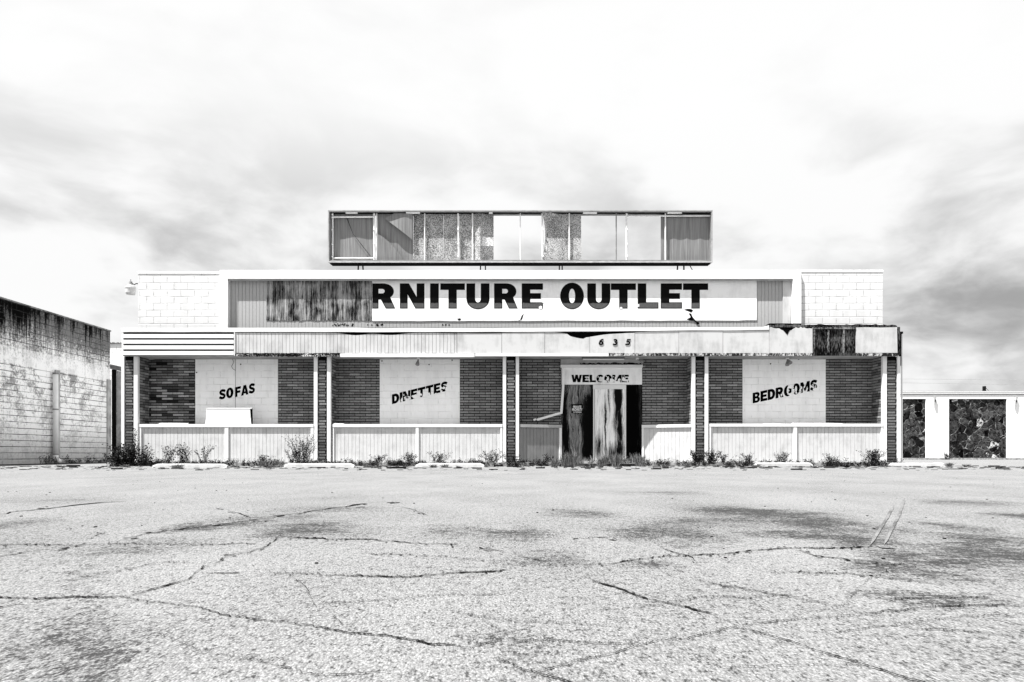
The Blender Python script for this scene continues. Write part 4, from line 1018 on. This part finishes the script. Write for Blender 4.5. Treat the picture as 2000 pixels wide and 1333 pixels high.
bush(512, 19.4, .22, .35, 14, 18, .035, 'low weed before the right panel of the SOFAS low wall', .1)
bush(740, 19.35, .25, .4, 16, 18, .035, 'low weed before the left panel of the DINETTES low wall', .1)
bush(802, 19.4, .3, .3, 18, 20, .035, 'dark weed left of the centre post of the DINETTES low wall', .1)
bush(855, 19.4, .32, .35, 18, 20, .035, 'pointed dark weed right of the centre post of the DINETTES low wall', .1)
bush(960, 19.3, .34, .55, 28, 20, .035, 'low weeds at the right end of the DINETTES low wall', .1)
bush(1000, 19.35, .22, .3, 16, 18, .035, 'small weed at the foot of the pier left of the entrance', .1)
bush(1070, 19.5, .25, .25, 12, 18, .035, 'dark weed before the slanting wall left of the entrance', .1)
bush(1362, 19.35, .34, .30, 26, 24, .04, 'dark conical weed at the pier right of the entrance', .1)
bush(1390, 19.3, .42, .30, 28, 26, .04, 'dark leafy weed at the left end of the BEDROOMS low wall', .05)
bush(1412, 19.35, .26, .16, 12, 20, .035, 'small pointed weed near the left end of the BEDROOMS low wall', .1)
bush(1460, 19.35, .26, .30, 16, 18, .035, 'low weed before the left BEDROOMS panel', .1)
bush(1527, 19.4, .30, .40, 26, 18, .03, 'twiggy weed behind the BEDROOMS wheel stop', .1)
bush(1622, 19.2, .32, .24, 22, 18, .035, 'small rounded weed standing before the right BEDROOMS panel', .02)
bush(1706, 19.35, .38, .48, 44, 22, .035, 'bushy weed patch left of the right corner pier', .1)
bush(1850, 39.2, .35, .5, 14, 16, .06, 'tiny weed against the white wall of the right building', .05)
m = MB()
for i in range(520):
    px = U(240, 1760)
    if 1095 < px < 1255: continue
    Y = U(19.2, 19.75); leafy(m, Vector((wx(px, Y), Y, .0)), U(.08, .23), U(.06, .20), 5, 12, .034)
for i in range(28):
    Y = U(23, 27.5); leafy(m, Vector((XL+U(.1, .5), Y, 0)), U(.1, .4), .15, 4, 12, .035)
tag(m.build('weeds', [MLEAF, MSTEM]), 'low tangle of dark weeds filling the strip below the low walls', 'weeds', kind='stuff')
m = MB()
for i in range(34):
    px = U(1098, 1256); Y = U(19.2, 19.9); grassy(m, Vector((wx(px, Y), Y, .08)), U(.12, .36), U(.1, .25), 20)
for px, h in ((1118, .5), (1108, .4), (1175, .35), (1205, .4), (1248, .4), (1085, .2), (520, .22), (545, .2), (620, .2)):
    for q in range(3): grassy(m, Vector((wx(px+U(-6, 6), 19.2), 19.2, 0)), h, .25, 34)
for px, Y in ((520,17.4),(535,17.2),(548,17.5),(340,16.6),(720,17.2),(736,17.1),(868,17.6),(845,17.2),(1080,17.6),(1160,18.),(1175,17.3),(1295,17.6),(1400,18.),(1855,18.4),(1883,18.2),(1475,17.8),(1345,17.4),(350,16.9),(120,17.5),(240,17.6)):
    for q in range(2): grassy(m, Vector((wx(px+U(-5, 5), Y), Y, 0)), U(.06, .13), .16, 30)
for i in range(60):
    px = U(80, 1990); Y = U(16.5, 18.9); grassy(m, Vector((wx(px, Y), Y, 0)), U(.02, .06), .1, 10)
tag(m.build('grass', [MGRASS]), 'dry pale grass sprouting at the entrance and between the wheel stops', 'grass', kind='stuff')
# loose grit and clods on the lot near the store
m = MB()
for i in range(900):
    Y = 14.2 + 5*R()**.6; px = U(-60, 2060); s_ = U(.006, .035)*(1 if R() < .9 else 2.2); x = wx(px, Y)
    m.box(x-s_*U(1, 2.5), x+s_*U(1, 2.5), Y-s_, Y+s_, .0, s_*U(.25, .6), 0, R()**2)
for i in range(160):
    Y = U(2, 14); px = U(0, 2000); s_ = U(.002, .006); x = wx(px, Y)
    m.box(x-s_, x+s_, Y-s_, Y+s_, 0, s_*.8, 0, 0)
tag(m.build('grit', MLEAF), 'scattered dark grit and clods on the asphalt before the store', 'grit', kind='stuff')
